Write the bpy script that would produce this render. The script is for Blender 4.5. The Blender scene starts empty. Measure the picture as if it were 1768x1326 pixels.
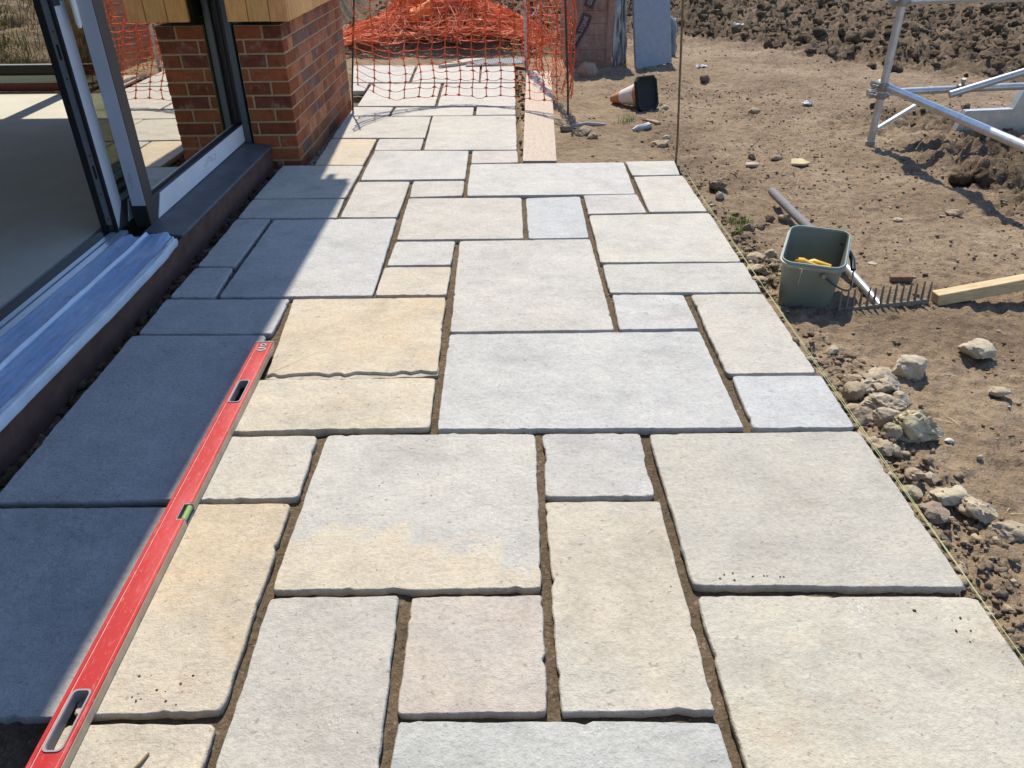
import bpy, bmesh, math, random, bisect
import numpy as np
from mathutils import Vector, Matrix, Euler

rnd = random.Random(7)
sc = bpy.context.scene
COL = sc.collection
rad = math.radians

# ------------------------------------------------------------------ camera
cam_d = bpy.data.cameras.new('camera')
cam = bpy.data.objects.new('camera', cam_d)
COL.objects.link(cam)
sc.camera = cam
cam_d.sensor_fit = 'HORIZONTAL'
cam_d.sensor_width = 36.0
cam_d.lens = 1320.365 / 1768.0 * 36.0
cam_d.clip_start = 0.05
cam_d.clip_end = 400
yaw, pitch, roll = 0.00503411, 0.55243752, -0.00948614
f_ = Vector((math.sin(yaw) * math.cos(pitch), math.cos(yaw) * math.cos(pitch), -math.sin(pitch)))
r_ = Vector((math.cos(yaw), -math.sin(yaw), 0))
u_ = r_.cross(f_)
rr = math.cos(roll) * r_ + math.sin(roll) * u_
uu = -math.sin(roll) * r_ + math.cos(roll) * u_
M = Matrix((rr, uu, -f_)).transposed().to_4x4()
M.translation = Vector((0, 0, 1.2714))
cam.matrix_world = M

# ------------------------------------------------------------------ light
SUN_EL, SUN_AZ = rad(55.0), rad(-3.2)
S = Vector((math.sin(SUN_AZ) * math.cos(SUN_EL), math.cos(SUN_AZ) * math.cos(SUN_EL), math.sin(SUN_EL)))
world = bpy.data.worlds.new('World')
sc.world = world
world.use_nodes = True
wn = world.node_tree.nodes
wl = world.node_tree.links
sky = wn.new('ShaderNodeTexSky')
sky.sky_type = 'NISHITA'
sky.sun_disc = False
sky.sun_elevation = SUN_EL
sky.sun_rotation = SUN_AZ
sky.air_density = 1.0
sky.dust_density = 0.3
sky.ozone_density = 5.0
wl.new(sky.outputs['Color'], wn['Background'].inputs['Color'])
wn['Background'].inputs['Strength'].default_value = 0.15
sun_d = bpy.data.lights.new('sun', 'SUN')
sun_d.energy = 4.0
sun_d.angle = rad(0.53)
sun_d.color = (1.0, 0.925, 0.80)
sun = bpy.data.objects.new('sun', sun_d)
COL.objects.link(sun)
sun.rotation_euler = S.to_track_quat('Z', 'Y').to_euler()
sun.location = (0, 0, 20)
sc.view_settings.view_transform = 'Standard'
sc.view_settings.look = 'None'
sc.view_settings.gamma = 1.0
sc.view_settings.use_curve_mapping = False
sc.view_settings.exposure = 0.60
sc.render.engine = 'CYCLES'
sc.cycles.use_denoising = True
sc.cycles.max_bounces = 8
sc.cycles.sample_clamp_indirect = 8

# ------------------------------------------------------------------ helpers
def new_obj(name, me, mat=None, parent=None, loc=None, rot=None, color=None):
    o = bpy.data.objects.new(name, me)
    COL.objects.link(o)
    if mat is not None and me is not None and len(me.materials) == 0:
        me.materials.append(mat)
    if parent is not None:
        o.parent = parent
    if loc is not None:
        o.location = loc
    if rot is not None:
        o.rotation_euler = rot
    if color is not None:
        o.color = color
    return o


def thing(name, label, cat, loc=(0, 0, 0), rot=(0, 0, 0), group=None):
    o = new_obj(name, None, loc=loc, rot=rot)
    o.empty_display_size = 0.1
    return tag(o, label, cat, group)


def tag(o, label=None, cat=None, group=None, kind=None):
    if label:
        o['label'] = label
    if cat:
        o['category'] = cat
    if group:
        o['group'] = group
    if kind:
        o['kind'] = kind
    return o


class MB:
    """collects shapes, then becomes one mesh"""
    def __init__(self):
        self.v, self.f = [], []

    def add(self, v, f):
        n = len(self.v)
        self.v += [tuple(p) for p in v]
        self.f += [tuple(i + n for i in q) for q in f]
        return self

    def box(self, x0, x1, y0, y1, z0, z1):
        return self.add([(x0, y0, z0), (x1, y0, z0), (x1, y1, z0), (x0, y1, z0),
                         (x0, y0, z1), (x1, y0, z1), (x1, y1, z1), (x0, y1, z1)],
                        [(0, 3, 2, 1), (4, 5, 6, 7), (0, 1, 5, 4), (1, 2, 6, 5), (2, 3, 7, 6), (3, 0, 4, 7)])

    def tube(self, pts, r, n=10, cap=True, flat=1.0, up=Vector((0, 0, 1))):
        pts = [Vector(p) for p in pts]
        rs = r if isinstance(r, (list, tuple)) else [r] * len(pts)
        base = len(self.v)
        prev = None
        for i, p in enumerate(pts):
            a = pts[max(i - 1, 0)]
            b = pts[min(i + 1, len(pts) - 1)]
            d = (b - a).normalized()
            if prev is None:
                s = d.cross(up)
                if s.length < 1e-3:
                    s = d.cross(Vector((1, 0, 0)))
                s.normalize()
            else:
                s = (prev - d * prev.dot(d)).normalized()
            prev = s
            t = s.cross(d)
            for k in range(n):
                an = 2 * math.pi * k / n
                self.v.append(tuple(p + s * math.cos(an) * rs[i] + t * math.sin(an) * rs[i] * flat))
        for i in range(len(pts) - 1):
            for k in range(n):
                a = base + i * n + k
                b = base + i * n + (k + 1) % n
                self.f.append((a, b, b + n, a + n))
        if cap:
            self.f.append(tuple(base + k for k in range(n))[::-1])
            e = base + (len(pts) - 1) * n
            self.f.append(tuple(e + k for k in range(n)))
        return self

    def prism(self, poly, a, b):
        """poly: 3D points of one face; b-a given as a vector offset"""
        off = Vector(b) - Vector(a)
        n = len(poly)
        v = [Vector(p) for p in poly] + [Vector(p) + off for p in poly]
        f = [tuple(range(n))[::-1], tuple(range(n, 2 * n))]
        for i in range(n):
            j = (i + 1) % n
            f.append((i, j, j + n, i + n))
        return self.add(v, f)

    def mesh(self, name, smooth=False, bevel=0, seg=1):
        me = bpy.data.meshes.new(name)
        me.from_pydata(self.v, [], self.f)
        bm = bmesh.new()
        bm.from_mesh(me)
        bmesh.ops.recalc_face_normals(bm, faces=bm.faces)
        if bevel:
            ed = [e for e in bm.edges if len(e.link_faces) == 2 and e.calc_face_angle(0) > 0.6]
            bmesh.ops.bevel(bm, geom=ed, offset=bevel, segments=seg, affect='EDGES', clamp_overlap=True)
        bm.to_mesh(me)
        bm.free()
        if smooth:
            me.polygons.foreach_set('use_smooth', [True] * len(me.polygons))
            me.set_sharp_from_angle(angle=rad(42))
        return me

    def obj(self, name, mat, parent=None, smooth=False, bevel=0, seg=1, **k):
        return new_obj(name, self.mesh(name, smooth, bevel, seg), mat, parent, **k)


# ---- vector noise
def _hash(ix, iy, seed):
    h = (ix.astype(np.int64) * 374761393 + iy.astype(np.int64) * 668265263 + seed * 1442695041) & 0xffffffff
    h = ((h ^ (h >> 13)) * 1274126177) & 0xffffffff
    return ((h ^ (h >> 16)) & 0xffff) / 65535.0


def gnoise(x, y, seed=0):
    ix, iy = np.floor(x), np.floor(y)
    fx, fy = x - ix, y - iy
    ux, uy = fx * fx * fx * (fx * (fx * 6 - 15) + 10), fy * fy * fy * (fy * (fy * 6 - 15) + 10)
    def g(dx, dy):
        a = _hash(ix + dx, iy + dy, seed) * 2 * np.pi
        return np.cos(a) * (fx - dx) + np.sin(a) * (fy - dy)
    return ((g(0, 0) * (1 - ux) + g(1, 0) * ux) * (1 - uy) + (g(0, 1) * (1 - ux) + g(1, 1) * ux) * uy) * 1.5


def fbm(x, y, octv=4, seed=0, gain=.5, ridge=False):
    s = np.zeros_like(x)
    a, fr = 1.0, 1.0
    for i in range(octv):
        n = gnoise(x * fr + i * 7.3, y * fr - i * 3.1, seed + i)
        s += a * ((1 - 2 * np.abs(n)) if ridge else n)
        a *= gain
        fr *= 2.03
    return s


def sstep(a, b, x):
    t = np.clip((x - a) / (b - a), 0, 1)
    return t * t * (3 - 2 * t)


def np_mesh(name, v, f, smooth=True):
    """v: n x 3, f: m x k"""
    me = bpy.data.meshes.new(name)
    v = np.asarray(v, dtype=np.float32)
    f = np.asarray(f, dtype=np.int32)
    m, k = f.shape
    me.vertices.add(len(v))
    me.vertices.foreach_set('co', v.ravel())
    me.loops.add(m * k)
    me.loops.foreach_set('vertex_index', f.ravel())
    me.polygons.add(m)
    me.polygons.foreach_set('loop_start', np.arange(0, m * k, k, dtype=np.int32))
    me.polygons.foreach_set('loop_total', np.full(m, k, dtype=np.int32))
    me.update(calc_edges=True)
    me.validate()
    if smooth:
        me.polygons.foreach_set('use_smooth', [True] * m)
    return me


def grid_faces(nr, nc):
    i = np.arange(nr - 1)[:, None] * nc + np.arange(nc - 1)[None, :]
    return np.stack([i, i + 1, i + nc + 1, i + nc], -1).reshape(-1, 4)


_ico = {}
def ico(sub):
    if sub not in _ico:
        bm = bmesh.new()
        bmesh.ops.create_icosphere(bm, subdivisions=sub, radius=1)
        v = np.array([x.co[:] for x in bm.verts])
        f = np.array([[q.index for q in p.verts] for p in bm.faces])
        bm.free()
        _ico[sub] = (v, f)
    return _ico[sub]


# ------------------------------------------------------------------ materials
def srgb(r, g, b):
    c = []
    for x in (r, g, b):
        x /= 255.0
        c.append(x / 12.92 if x <= 0.04045 else ((x + 0.055) / 1.055) ** 2.4)
    return tuple(c)


class NT:
    def __init__(self, name, rough=0.7, spec=0.3):
        self.m = bpy.data.materials.new(name)
        self.m.use_nodes = True
        self.t = self.m.node_tree
        self.b = self.t.nodes['Principled BSDF']
        self.b.inputs['Roughness'].default_value = rough
        self.b.inputs['Specular IOR Level'].default_value = spec

    def n(self, typ, ins=None, **k):
        d = self.t.nodes.new(typ)
        for a, v in k.items():
            setattr(d, a, v)
        for a, v in (ins or {}).items():
            if hasattr(v, 'is_output'):
                self.t.links.new(v, d.inputs[a])
            else:
                d.inputs[a].default_value = v
        return d

    def link(self, a, b):
        self.t.links.new(a, b)

    def coord(self, which='Object', scale=(1, 1, 1), rnd_off=False):
        tc = self.n('ShaderNodeTexCoord')
        mp = self.n('ShaderNodeMapping', {'Vector': tc.outputs[which], 'Scale': scale})
        if rnd_off:
            oi = self.n('ShaderNodeObjectInfo')
            mu = self.n('ShaderNodeMath', {0: oi.outputs['Random'], 1: 57.0}, operation='MULTIPLY')
            cx = self.n('ShaderNodeCombineXYZ', {'X': mu.outputs[0], 'Y': mu.outputs[0], 'Z': mu.outputs[0]})
            self.link(cx.outputs[0], mp.inputs['Location'])
        return mp.outputs[0]

    def noise(self, vec, scale, detail=4, rough=.55, dist=0):
        return self.n('ShaderNodeTexNoise', {'Vector': vec, 'Scale': scale, 'Detail': detail, 'Roughness': rough,
                                             'Distortion': dist}).outputs['Fac']

    def ramp(self, fac, stops):
        r = self.n('ShaderNodeValToRGB', {'Fac': fac})
        el = r.color_ramp.elements
        while len(el) < len(stops):
            el.new(0.5)
        for e, (p, c) in zip(el, stops):
            e.position = p
            e.color = (*c, 1) if len(c) == 3 else c
        return r.outputs['Color']

    def mixc(self, fac, a, b, typ='MIX'):
        d = self.n('ShaderNodeMix', data_type='RGBA', blend_type=typ)
        for s, v in ((d.inputs[0], fac), (d.inputs[6], a), (d.inputs[7], b)):
            if hasattr(v, 'is_output'):
                self.link(v, s)
            else:
                s.default_value = (*v, 1) if isinstance(v, tuple) and len(v) == 3 else v
        return d.outputs[2]

    def math(self, op, a, b=0.0, clamp=False):
        d = self.n('ShaderNodeMath', {0: a, 1: b}, operation=op)
        d.use_clamp = clamp
        return d.outputs[0]

    def maprange(self, v, a, b, c=0.0, d=1.0):
        return self.n('ShaderNodeMapRange', {0: v, 1: a, 2: b, 3: c, 4: d}).outputs[0]

    def base(self, c):
        if hasattr(c, 'is_output'):
            self.link(c, self.b.inputs['Base Color'])
        else:
            self.b.inputs['Base Color'].default_value = (*c, 1)

    def bump(self, h, strength=.5, dist=.005):
        d = self.n('ShaderNodeBump', {'Height': h, 'Strength': strength, 'Distance': dist})
        prev = self.b.inputs['Normal'].links
        if prev:
            self.link(prev[0].from_socket, d.inputs['Normal'])
        self.link(d.outputs[0], self.b.inputs['Normal'])


def plain(name, col, rough=.6, spec=.4, metal=0, var=.12, scale=40, bump=0.0, bscale=None):
    t = NT(name, rough, spec)
    v = t.coord(rnd_off=True)
    n = t.noise(v, scale, 5, .6)
    lo = tuple(c * (1 - var) for c in col)
    hi = tuple(min(1, c * (1 + var)) for c in col)
    t.base(t.ramp(n, [(.3, lo), (.7, hi)]))
    t.b.inputs['Metallic'].default_value = metal
    if bump:
        t.bump(t.noise(v, bscale or scale * 2, 4), bump, .003)
    return t.m


# paving limestone: the tone of each stone is its object colour, alpha = how ochre its patches are
def limestone(name, stain=False):
    t = NT(name, .78, .25)
    v = t.coord(rnd_off=True)
    oi = t.n('ShaderNodeObjectInfo')
    c0 = oi.outputs['Color']
    big = t.noise(v, 2.6, 3, .5, .4)
    mid = t.noise(v, 14, 5, .62)
    fine = t.noise(v, 90, 4, .7)
    grain = t.noise(v, 260, 2, .6)
    och = t.math('MULTIPLY', t.maprange(t.noise(v, 2.2, 5, .62, .6), .47, .62), oi.outputs['Alpha'])
    c = t.mixc(t.math('MULTIPLY', och, .46), c0, (.52, .385, .225))
    if stain:
        oc = t.coord()
        sx = t.n('ShaderNodeSeparateXYZ', {0: oc})
        wob = t.n('ShaderNodeMapRange', {0: t.noise(oc, 6, 9, .72, .6), 1: .25, 2: .75, 3: -.15, 4: .15}).outputs[0]
        dx = t.math('MULTIPLY', t.math('ABSOLUTE', t.math('ADD', sx.outputs[0], .06)), .42)
        hgt = t.math('ADD', t.math('ADD', sx.outputs[1], dx), wob)
        st = t.maprange(hgt, -.055, -.125)
        c = t.mixc(t.math('MULTIPLY', st, .38), c, (.54, .42, .245))
        edge = t.math('MULTIPLY', t.maprange(hgt, -.02, -.05), t.maprange(hgt, -.09, -.06))
        c = t.mixc(t.math('MULTIPLY', edge, .18), c, (.26, .28, .31))
    rust = t.math('MULTIPLY', t.maprange(t.noise(v, 7.5, 6, .7), .56, .70), t.math('ADD', oi.outputs['Alpha'], .08))
    c = t.mixc(t.math('MULTIPLY', rust, .30), c, (.46, .29, .17))
    gr = t.maprange(t.noise(v, 3.3, 5, .65, .8), .52, .68)
    c = t.mixc(t.math('MULTIPLY', gr, .16), c, (.36, .36, .355))
    c = t.mixc(.26, c, t.ramp(mid, [(.32, (.70, .70, .70)), (.5, (1, 1, 1)), (.72, (1.18, 1.17, 1.14))]), 'MULTIPLY')
    pt = t.noise(v, 4.6, 9, .72, .35)
    c = t.mixc(.8, c, t.ramp(pt, [(.34, (.80, .795, .78)), (.48, (.97, .965, .95)), (.56, (1.02, 1.01, .985)), (.68, (1.10, 1.075, 1.01))]), 'MULTIPLY')
    vs = t.coord(scale=(1.6, 4.2, 1), rnd_off=True)
    c = t.mixc(.24, c, t.ramp(t.noise(vs, 7, 8, .75, 1.0), [(.34, (.80, .79, .78)), (.5, (1, 1, 1)), (.66, (1.14, 1.13, 1.11))]), 'MULTIPLY')
    c = t.mixc(.30, c, t.ramp(fine, [(.33, (.55, .54, .53)), (.5, (1, 1, 1)), (.68, (1.35, 1.34, 1.3))]), 'MULTIPLY')
    fleck = t.maprange(t.math('MULTIPLY', t.noise(v, 230, 2, .5), t.noise(v, 6, 3)), .40, .46)
    c = t.mixc(t.math('MULTIPLY', fleck, .45), c, (.72, .71, .69))
    dirt = t.math('MULTIPLY', t.maprange(t.noise(v, 4.2, 6, .7, .5), .50, .66), t.maprange(t.noise(v, 60, 4, .7), .42, .62))
    c = t.mixc(t.math('MULTIPLY', dirt, .22), c, (.25, .185, .12))
    dark = t.maprange(t.noise(v, 70, 1, .4), .71, .76)
    c = t.mixc(t.math('MULTIPLY', dark, .5), c, (.16, .14, .11))
    t.base(c)
    t.bump(t.noise(v, 9, 4, .6), .30, .02)
    t.bump(mid, .45, .012)
    t.bump(t.noise(vs, 16, 6, .7, .8), .22, .010)
    t.bump(t.math('ADD', fine, t.math('MULTIPLY', grain, .6)), .62, .005)
    return t.m


M_STONE = limestone('limestone')
M_STAIN = limestone('stained_limestone', True)

t = NT('stone_edge_broken', .9, .1)
v = t.coord()
t.base(t.ramp(t.noise(v, 45, 5), [(.3, (.3, .27, .23)), (.7, (.5, .45, .37))]))
t.bump(t.noise(v, 60, 5), .8, .006)
M_BROKEN = t.m

def soil(name, lo, mi, hi, sc_=1.0, dug=False):
    t = NT(name, .95, .08)
    v = t.coord()
    a = t.noise(v, 1.4 * sc_, 6, .62, .5)
    b = t.noise(v, 17 * sc_, 6, .68)
    g = t.noise(v, 130, 4, .7)
    c = t.ramp(a, [(.28, lo), (.5, mi), (.72, hi)])
    c = t.mixc(.55, c, t.ramp(b, [(.3, (.55, .52, .5)), (.5, (1, 1, 1)), (.7, (1.35, 1.33, 1.28))]), 'MULTIPLY')
    c = t.mixc(.5, c, t.ramp(g, [(.32, (.5, .48, .46)), (.5, (1, 1, 1)), (.7, (1.4, 1.38, 1.32))]), 'MULTIPLY')
    if dug:
        at = t.n('ShaderNodeAttribute', attribute_name='dug')
        wob = t.math('ADD', at.outputs['Fac'], t.math('MULTIPLY', t.math('SUBTRACT', t.noise(v, 3, 5, .7), .5), 1.1), True)
        c = t.mixc(t.math('MULTIPLY', t.maprange(wob, .25, .75), .62), c, t.mixc(1.0, c, (.42, .40, .40), 'MULTIPLY'))
    pale = t.maprange(t.noise(v, 85, 1, .3), .70, .73)
    c = t.mixc(t.math('MULTIPLY', pale, .4), c, (.46, .40, .31))
    t.base(c)
    t.bump(b, .8, .03)
    t.bump(t.noise(v, 48, 5, .65), .9, .012)
    t.bump(g, .6, .006)
    return t.m

M_SOIL = soil('soil', (.168, .122, .079), (.262, .193, .127), (.350, .268, .182), 1.0, True)
M_CLOD = soil('clod_soil', (.095, .067, .044), (.140, .101, .066), (.195, .145, .096), 2)
M_DUST = soil('dusty_soil', (.21, .16, .11), (.29, .225, .155), (.36, .285, .20), 2)
M_BED = soil('bedding_sand', (.125, .092, .060), (.175, .130, .086), (.225, .17, .115), 3)

t = NT('rubble_rock', .92, .12)
v = t.coord(rnd_off=True)
oi = t.n('ShaderNodeObjectInfo')
c = t.mixc(.7, oi.outputs['Color'], t.ramp(t.noise(v, 22, 6, .65), [(.28, (.55, .52, .48)), (.5, (1, 1, 1)), (.72, (1.2, 1.19, 1.16))]), 'MULTIPLY')
c = t.mixc(t.math('MULTIPLY', t.maprange(t.noise(v, 13, 4), .53, .68), .5), c, (.23, .165, .105))
t.base(c)
t.bump(t.noise(v, 30, 5, .65), .7, .012)
t.bump(t.noise(v, 130, 3, .6), .5, .004)
M_ROCK = t.m

t = NT('brick_clay', .9, .12)
v = t.coord(rnd_off=True)
oi = t.n('ShaderNodeObjectInfo')
c = t.mixc(.65, oi.outputs['Color'], t.ramp(t.noise(v, 24, 5, .6), [(.3, (.6, .56, .55)), (.5, (1, 1, 1)), (.72, (1.3, 1.25, 1.2))]), 'MULTIPLY')
c = t.mixc(t.math('MULTIPLY', t.maprange(t.noise(v, 9, 5, .7), .56, .7), .35), c, (.46, .36, .27))
t.base(c)
t.bump(t.noise(v, 90, 4, .65), .6, .004)
M_BRICK = t.m
M_MORTAR = plain('mortar', (.36, .26, .15), .95, .05, var=.15, scale=60, bump=.6)

def wood(name, a, b, c_, stretch=(1, 1, 1), sc_=1.0):
    t = NT(name, .72, .2)
    v = t.coord(scale=stretch, rnd_off=True)
    oi = t.n('ShaderNodeObjectInfo')
    n = t.noise(v, 10 * sc_, 6, .65, 1.2)
    n2 = t.noise(v, 38 * sc_, 4, .6, .3)
    c = t.ramp(n, [(.3, a), (.5, b), (.72, c_)])
    c = t.mixc(.5, c, t.ramp(n2, [(.3, (.62, .58, .54)), (.55, (1, 1, 1))]), 'MULTIPLY')
    c = t.mixc(.85, c, oi.outputs['Color'], 'MULTIPLY')
    t.base(c)
    t.bump(n2, .3, .002)
    return t.m

M_OAK = wood('oak_cladding', (.56, .245, .08), (.68, .35, .125), (.72, .44, .185), (6, 6, .5))
M_PINE = wood('sawn_softwood', (.44, .31, .16), (.56, .42, .235), (.64, .50, .30), (.5, 6, 6))
M_PLY = wood('board_ply', (.42, .34, .265), (.45, .37, .29), (.48, .40, .32), (3, .5, 3), .8)
M_CRATE = wood('crate_timber', (.27, .16, .115), (.36, .23, .165), (.45, .31, .235), (.6, 4, 5), .8)

M_FRAME = plain('grey_aluminium_frame', (.058, .048, .044), .5, .25, var=.06, scale=12)
M_BLACK = plain('black_gasket', (.012, .013, .015), .5, .4, var=.2)
M_GREY = plain('grey_aluminium', (.22, .225, .235), .4, .5, var=.05)
M_DGREEN = plain('dark_grey_rail', (.06, .07, .075), .45, .5, var=.06)
t = NT('protective_tape', .45, .4)
v = t.coord()
c = t.ramp(t.noise(v, 6, 4), [(.3, (.60, .61, .64)), (.7, (.72, .73, .75))])
sm = t.maprange(t.noise(v, 30, 6, .75), .60, .72)
c = t.mixc(t.math('MULTIPLY', sm, .25), c, (.25, .25, .27))
t.base(c)
t.bump(t.noise(v, 16, 3), .15, .004)
M_TAPE = t.m
t = NT('blue_film', .52, .35)
v = t.coord(scale=(1, .35, 1))
c = t.ramp(t.noise(v, 9, 5, .6, .5), [(.3, (.27, .41, .64)), (.55, (.36, .50, .70)), (.75, (.52, .60, .72))])
d = t.maprange(t.noise(v, 30, 6, .8), .52, .68)
c = t.mixc(t.math('MULTIPLY', d, .5), c, (.20, .21, .23))
t.base(c)
t.bump(t.noise(v, 34, 5, .65, .8), .5, .006)
M_FILM = t.m
M_WFILM = plain('white_film', (.55, .60, .67), .4, .4, var=.1, scale=18, bump=.4, bscale=30)
M_SLATE = plain('dark_sill', (.085, .088, .098), .5, .4, var=.25, scale=14, bump=.25, bscale=40)
M_PLINTH = plain('plinth_membrane', (.115, .062, .048), .75, .2, var=.25, scale=12, bump=.3, bscale=30)
M_SCREED = plain('floor_screed', (.50, .475, .395), .85, .15, var=.07, scale=5, bump=.15, bscale=50)
M_WALLIN = plain('plaster', (.5, .48, .44), .9, .1, var=.04)
M_ROOF = plain('roof_covering', (.09, .085, .085), .8, .2)
M_RED = plain('red_threshold', (.16, .035, .03), .5, .4)
t = NT('coated_glass', .0, .5)
t.t.nodes.remove(t.b)
tr = t.n('ShaderNodeBsdfTransparent', {'Color': (.70, .76, .70, 1)})
gl = t.n('ShaderNodeBsdfGlossy', {'Color': (1.0, .97, .88, 1), 'Roughness': 0.002})
lw = t.n('ShaderNodeFresnel', {'IOR': 2.2})
geo = t.n('ShaderNodeNewGeometry')
k = t.math('MULTIPLY', t.math('ADD', t.math('MULTIPLY', lw.outputs[0], 1.1), .60, True), t.math('SUBTRACT', 1.0, geo.outputs['Backfacing']))
mx = t.n('ShaderNodeMixShader', {0: k, 1: tr.outputs[0], 2: gl.outputs[0]})
t.link(mx.outputs[0], t.t.nodes['Material Output'].inputs['Surface'])
M_GLASS = t.m

t = NT('red_level_paint', .48, .3)
v = t.coord(scale=(1, .25, 1))
c = t.ramp(t.noise(v, 14, 5, .6), [(.3, (.34, .006, .010)), (.7, (.43, .010, .014))])
w1 = t.maprange(t.noise(t.coord(scale=(1, .45, 1)), 85, 5, .75, .3), .55, .68)
w2 = t.maprange(t.noise(v, 8, 5, .7), .50, .72)
c = t.mixc(t.math('MULTIPLY', w1, .26), c, (.60, .36, .34))
c = t.mixc(t.math('MULTIPLY', w2, .55), c, (.56, .13, .14))
t.base(c)
t.bump(t.noise(v, 50, 4), .12, .002)
M_LEVEL = t.m
M_LEVSIDE = plain('dusty_level_edge', (.50, .39, .255), .7, .3, var=.18, scale=25)
M_TRIM = plain('grey_rubber_trim', (.26, .245, .245), .6, .3, var=.12, scale=30)
M_VIAL = plain('green_vial', (.22, .33, .09), .15, .6, var=.1)
M_VIALEND = plain('clouded_vial', (.42, .42, .38), .3, .5, var=.15)
M_CHAMP = plain('worn_groove', (.62, .30, .26), .6, .3, var=.3, scale=60)

t = NT('green_plastic', .42, .45)
v = t.coord()
c = t.ramp(t.noise(v, 10, 5), [(.3, (.17, .185, .142)), (.7, (.21, .222, .172))])
d = t.maprange(t.noise(v, 14, 6, .75), .52, .72)
c = t.mixc(t.math('MULTIPLY', d, .4), c, (.24, .21, .16))
t.base(c)
t.bump(t.noise(v, 40, 3), .08, .003)
M_BUCKET = t.m
M_RIM = plain('pale_green_rim', (.27, .30, .26), .4, .5, var=.1, scale=20)
M_BAIL = plain('black_bail', (.018, .022, .03), .45, .5)
M_YELLOW = plain('yellow_plastic', (.72, .42, .03), .4, .5, var=.1)
M_WHITE = plain('white_scrap', (.74, .74, .73), .6, .3, var=.06)
M_RAKE = plain('dusty_rake_steel', (.20, .165, .125), .75, .3, var=.2, scale=40, bump=.3)
M_ALU = plain('aluminium_shaft', (.40, .39, .38), .38, .5, metal=.6, var=.12, scale=18)
M_GRIP = plain('dusty_grip', (.185, .18, .175), .75, .25, var=.12, scale=25)
M_CONEB = plain('cone_black_rubber', (.016, .018, .02), .75, .25, var=.3, scale=20, bump=.3)
M_CONEO = plain('cone_orange', (.43, .21, .10), .7, .3, var=.2, scale=14)
M_CONEW = plain('cone_sleeve', (.66, .63, .58), .6, .3, var=.12, scale=12)
t = NT('galvanised_tube', .36, .5)
v = t.coord(rnd_off=True)
c = t.ramp(t.noise(v, 12, 6, .65), [(.3, (.42, .42, .41)), (.7, (.58, .58, .57))])
d = t.maprange(t.noise(v, 20, 6, .75), .5, .7)
c = t.mixc(t.math('MULTIPLY', d, .45), c, (.30, .26, .20))
t.base(c)
t.b.inputs['Metallic'].default_value = .55
t.bump(t.noise(v, 60, 3), .1, .002)
M_TUBE = t.m
M_COUPLER = plain('coupler_steel', (.30, .28, .25), .5, .5, metal=.5, var=.25, scale=30)
M_ROD = plain('rusty_rod', (.15, .105, .05), .7, .3, var=.3, scale=30)
M_DROD = plain('dark_rod', (.05, .043, .035), .7, .3, var=.3, scale=30)
def netting(name, a, b, c_, sc_):
    t = NT(name, .55, .3)
    v = t.coord()
    c = t.ramp(t.noise(v, sc_, 4, .6), [(.3, a), (.55, b), (.75, c_)])
    t.base(c)
    tl = t.n('ShaderNodeBsdfTranslucent', {'Color': c})
    mx = t.n('ShaderNodeMixShader', {0: .45, 1: t.b.outputs[0], 2: tl.outputs[0]})
    t.link(mx.outputs[0], t.t.nodes['Material Output'].inputs['Surface'])
    return t.m


M_NET = netting('orange_netting', (.76, .15, .04), (.82, .22, .07), (.82, .36, .19), 6)
M_FNET = netting('faded_orange_net', (.80, .26, .12), (.84, .36, .20), (.86, .48, .32), 7)
M_POLE = plain('faded_pole', (.56, .47, .42), .7, .3, var=.2, scale=10)
M_SLAB = plain('grey_slab', (.285, .30, .325), .85, .2, var=.1, scale=20, bump=.4, bscale=60)
M_SHEET = plain('grey_plastic_sheet', (.34, .335, .335), .35, .5, var=.2, scale=8, bump=.4, bscale=10)
M_TAPED = plain('dark_printed_band', (.055, .035, .04), .5, .3, var=.15)
M_PRINT = plain('band_lettering', (.42, .38, .36), .6, .2, var=.05)
t = NT('clear_wrap', .3, .4)
v = t.coord()
t.base((.42, .36, .34))
tr = t.n('ShaderNodeBsdfTransparent', {'Color': (.95, .92, .9, 1)})
k = t.maprange(t.noise(t.coord(scale=(2.5, 1, .7)), 6, 4, .6, 1.0), .35, .70, .06, .40)
mx = t.n('ShaderNodeMixShader', {0: k, 1: tr.outputs[0], 2: t.b.outputs[0]})
t.link(mx.outputs[0], t.t.nodes['Material Output'].inputs['Surface'])
M_WRAP = t.m
M_LINE = plain('yellow_green_line', (.46, .50, .25), .7, .2, var=.1)
M_ROPE = plain('pale_blue_rope', (.42, .55, .62), .8, .2, var=.1)
M_MAT = plain('grey_ribbed_mat', (.20, .20, .21), .7, .3, var=.12, scale=20)
M_STRAW = plain('dry_straw', (.52, .42, .26), .9, .1, var=.15)
t = NT('bank_grass', .85, .15)
v = t.coord()
t.base(t.ramp(t.noise(v, 5, 4, .7), [(.3, (.09, .12, .03)), (.5, (.19, .20, .06)), (.62, (.38, .33, .16)), (.75, (.50, .44, .27))]))
M_GRASS = t.m
t = NT('weed_green', .8, .2)
v = t.coord()
t.base(t.ramp(t.noise(v, 25, 3), [(.35, (.12, .19, .035)), (.65, (.30, .33, .10))]))
M_WEED = t.m
M_PEB = plain('pebble_stone', (.40, .35, .28), .9, .1, var=.35, scale=3)

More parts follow.
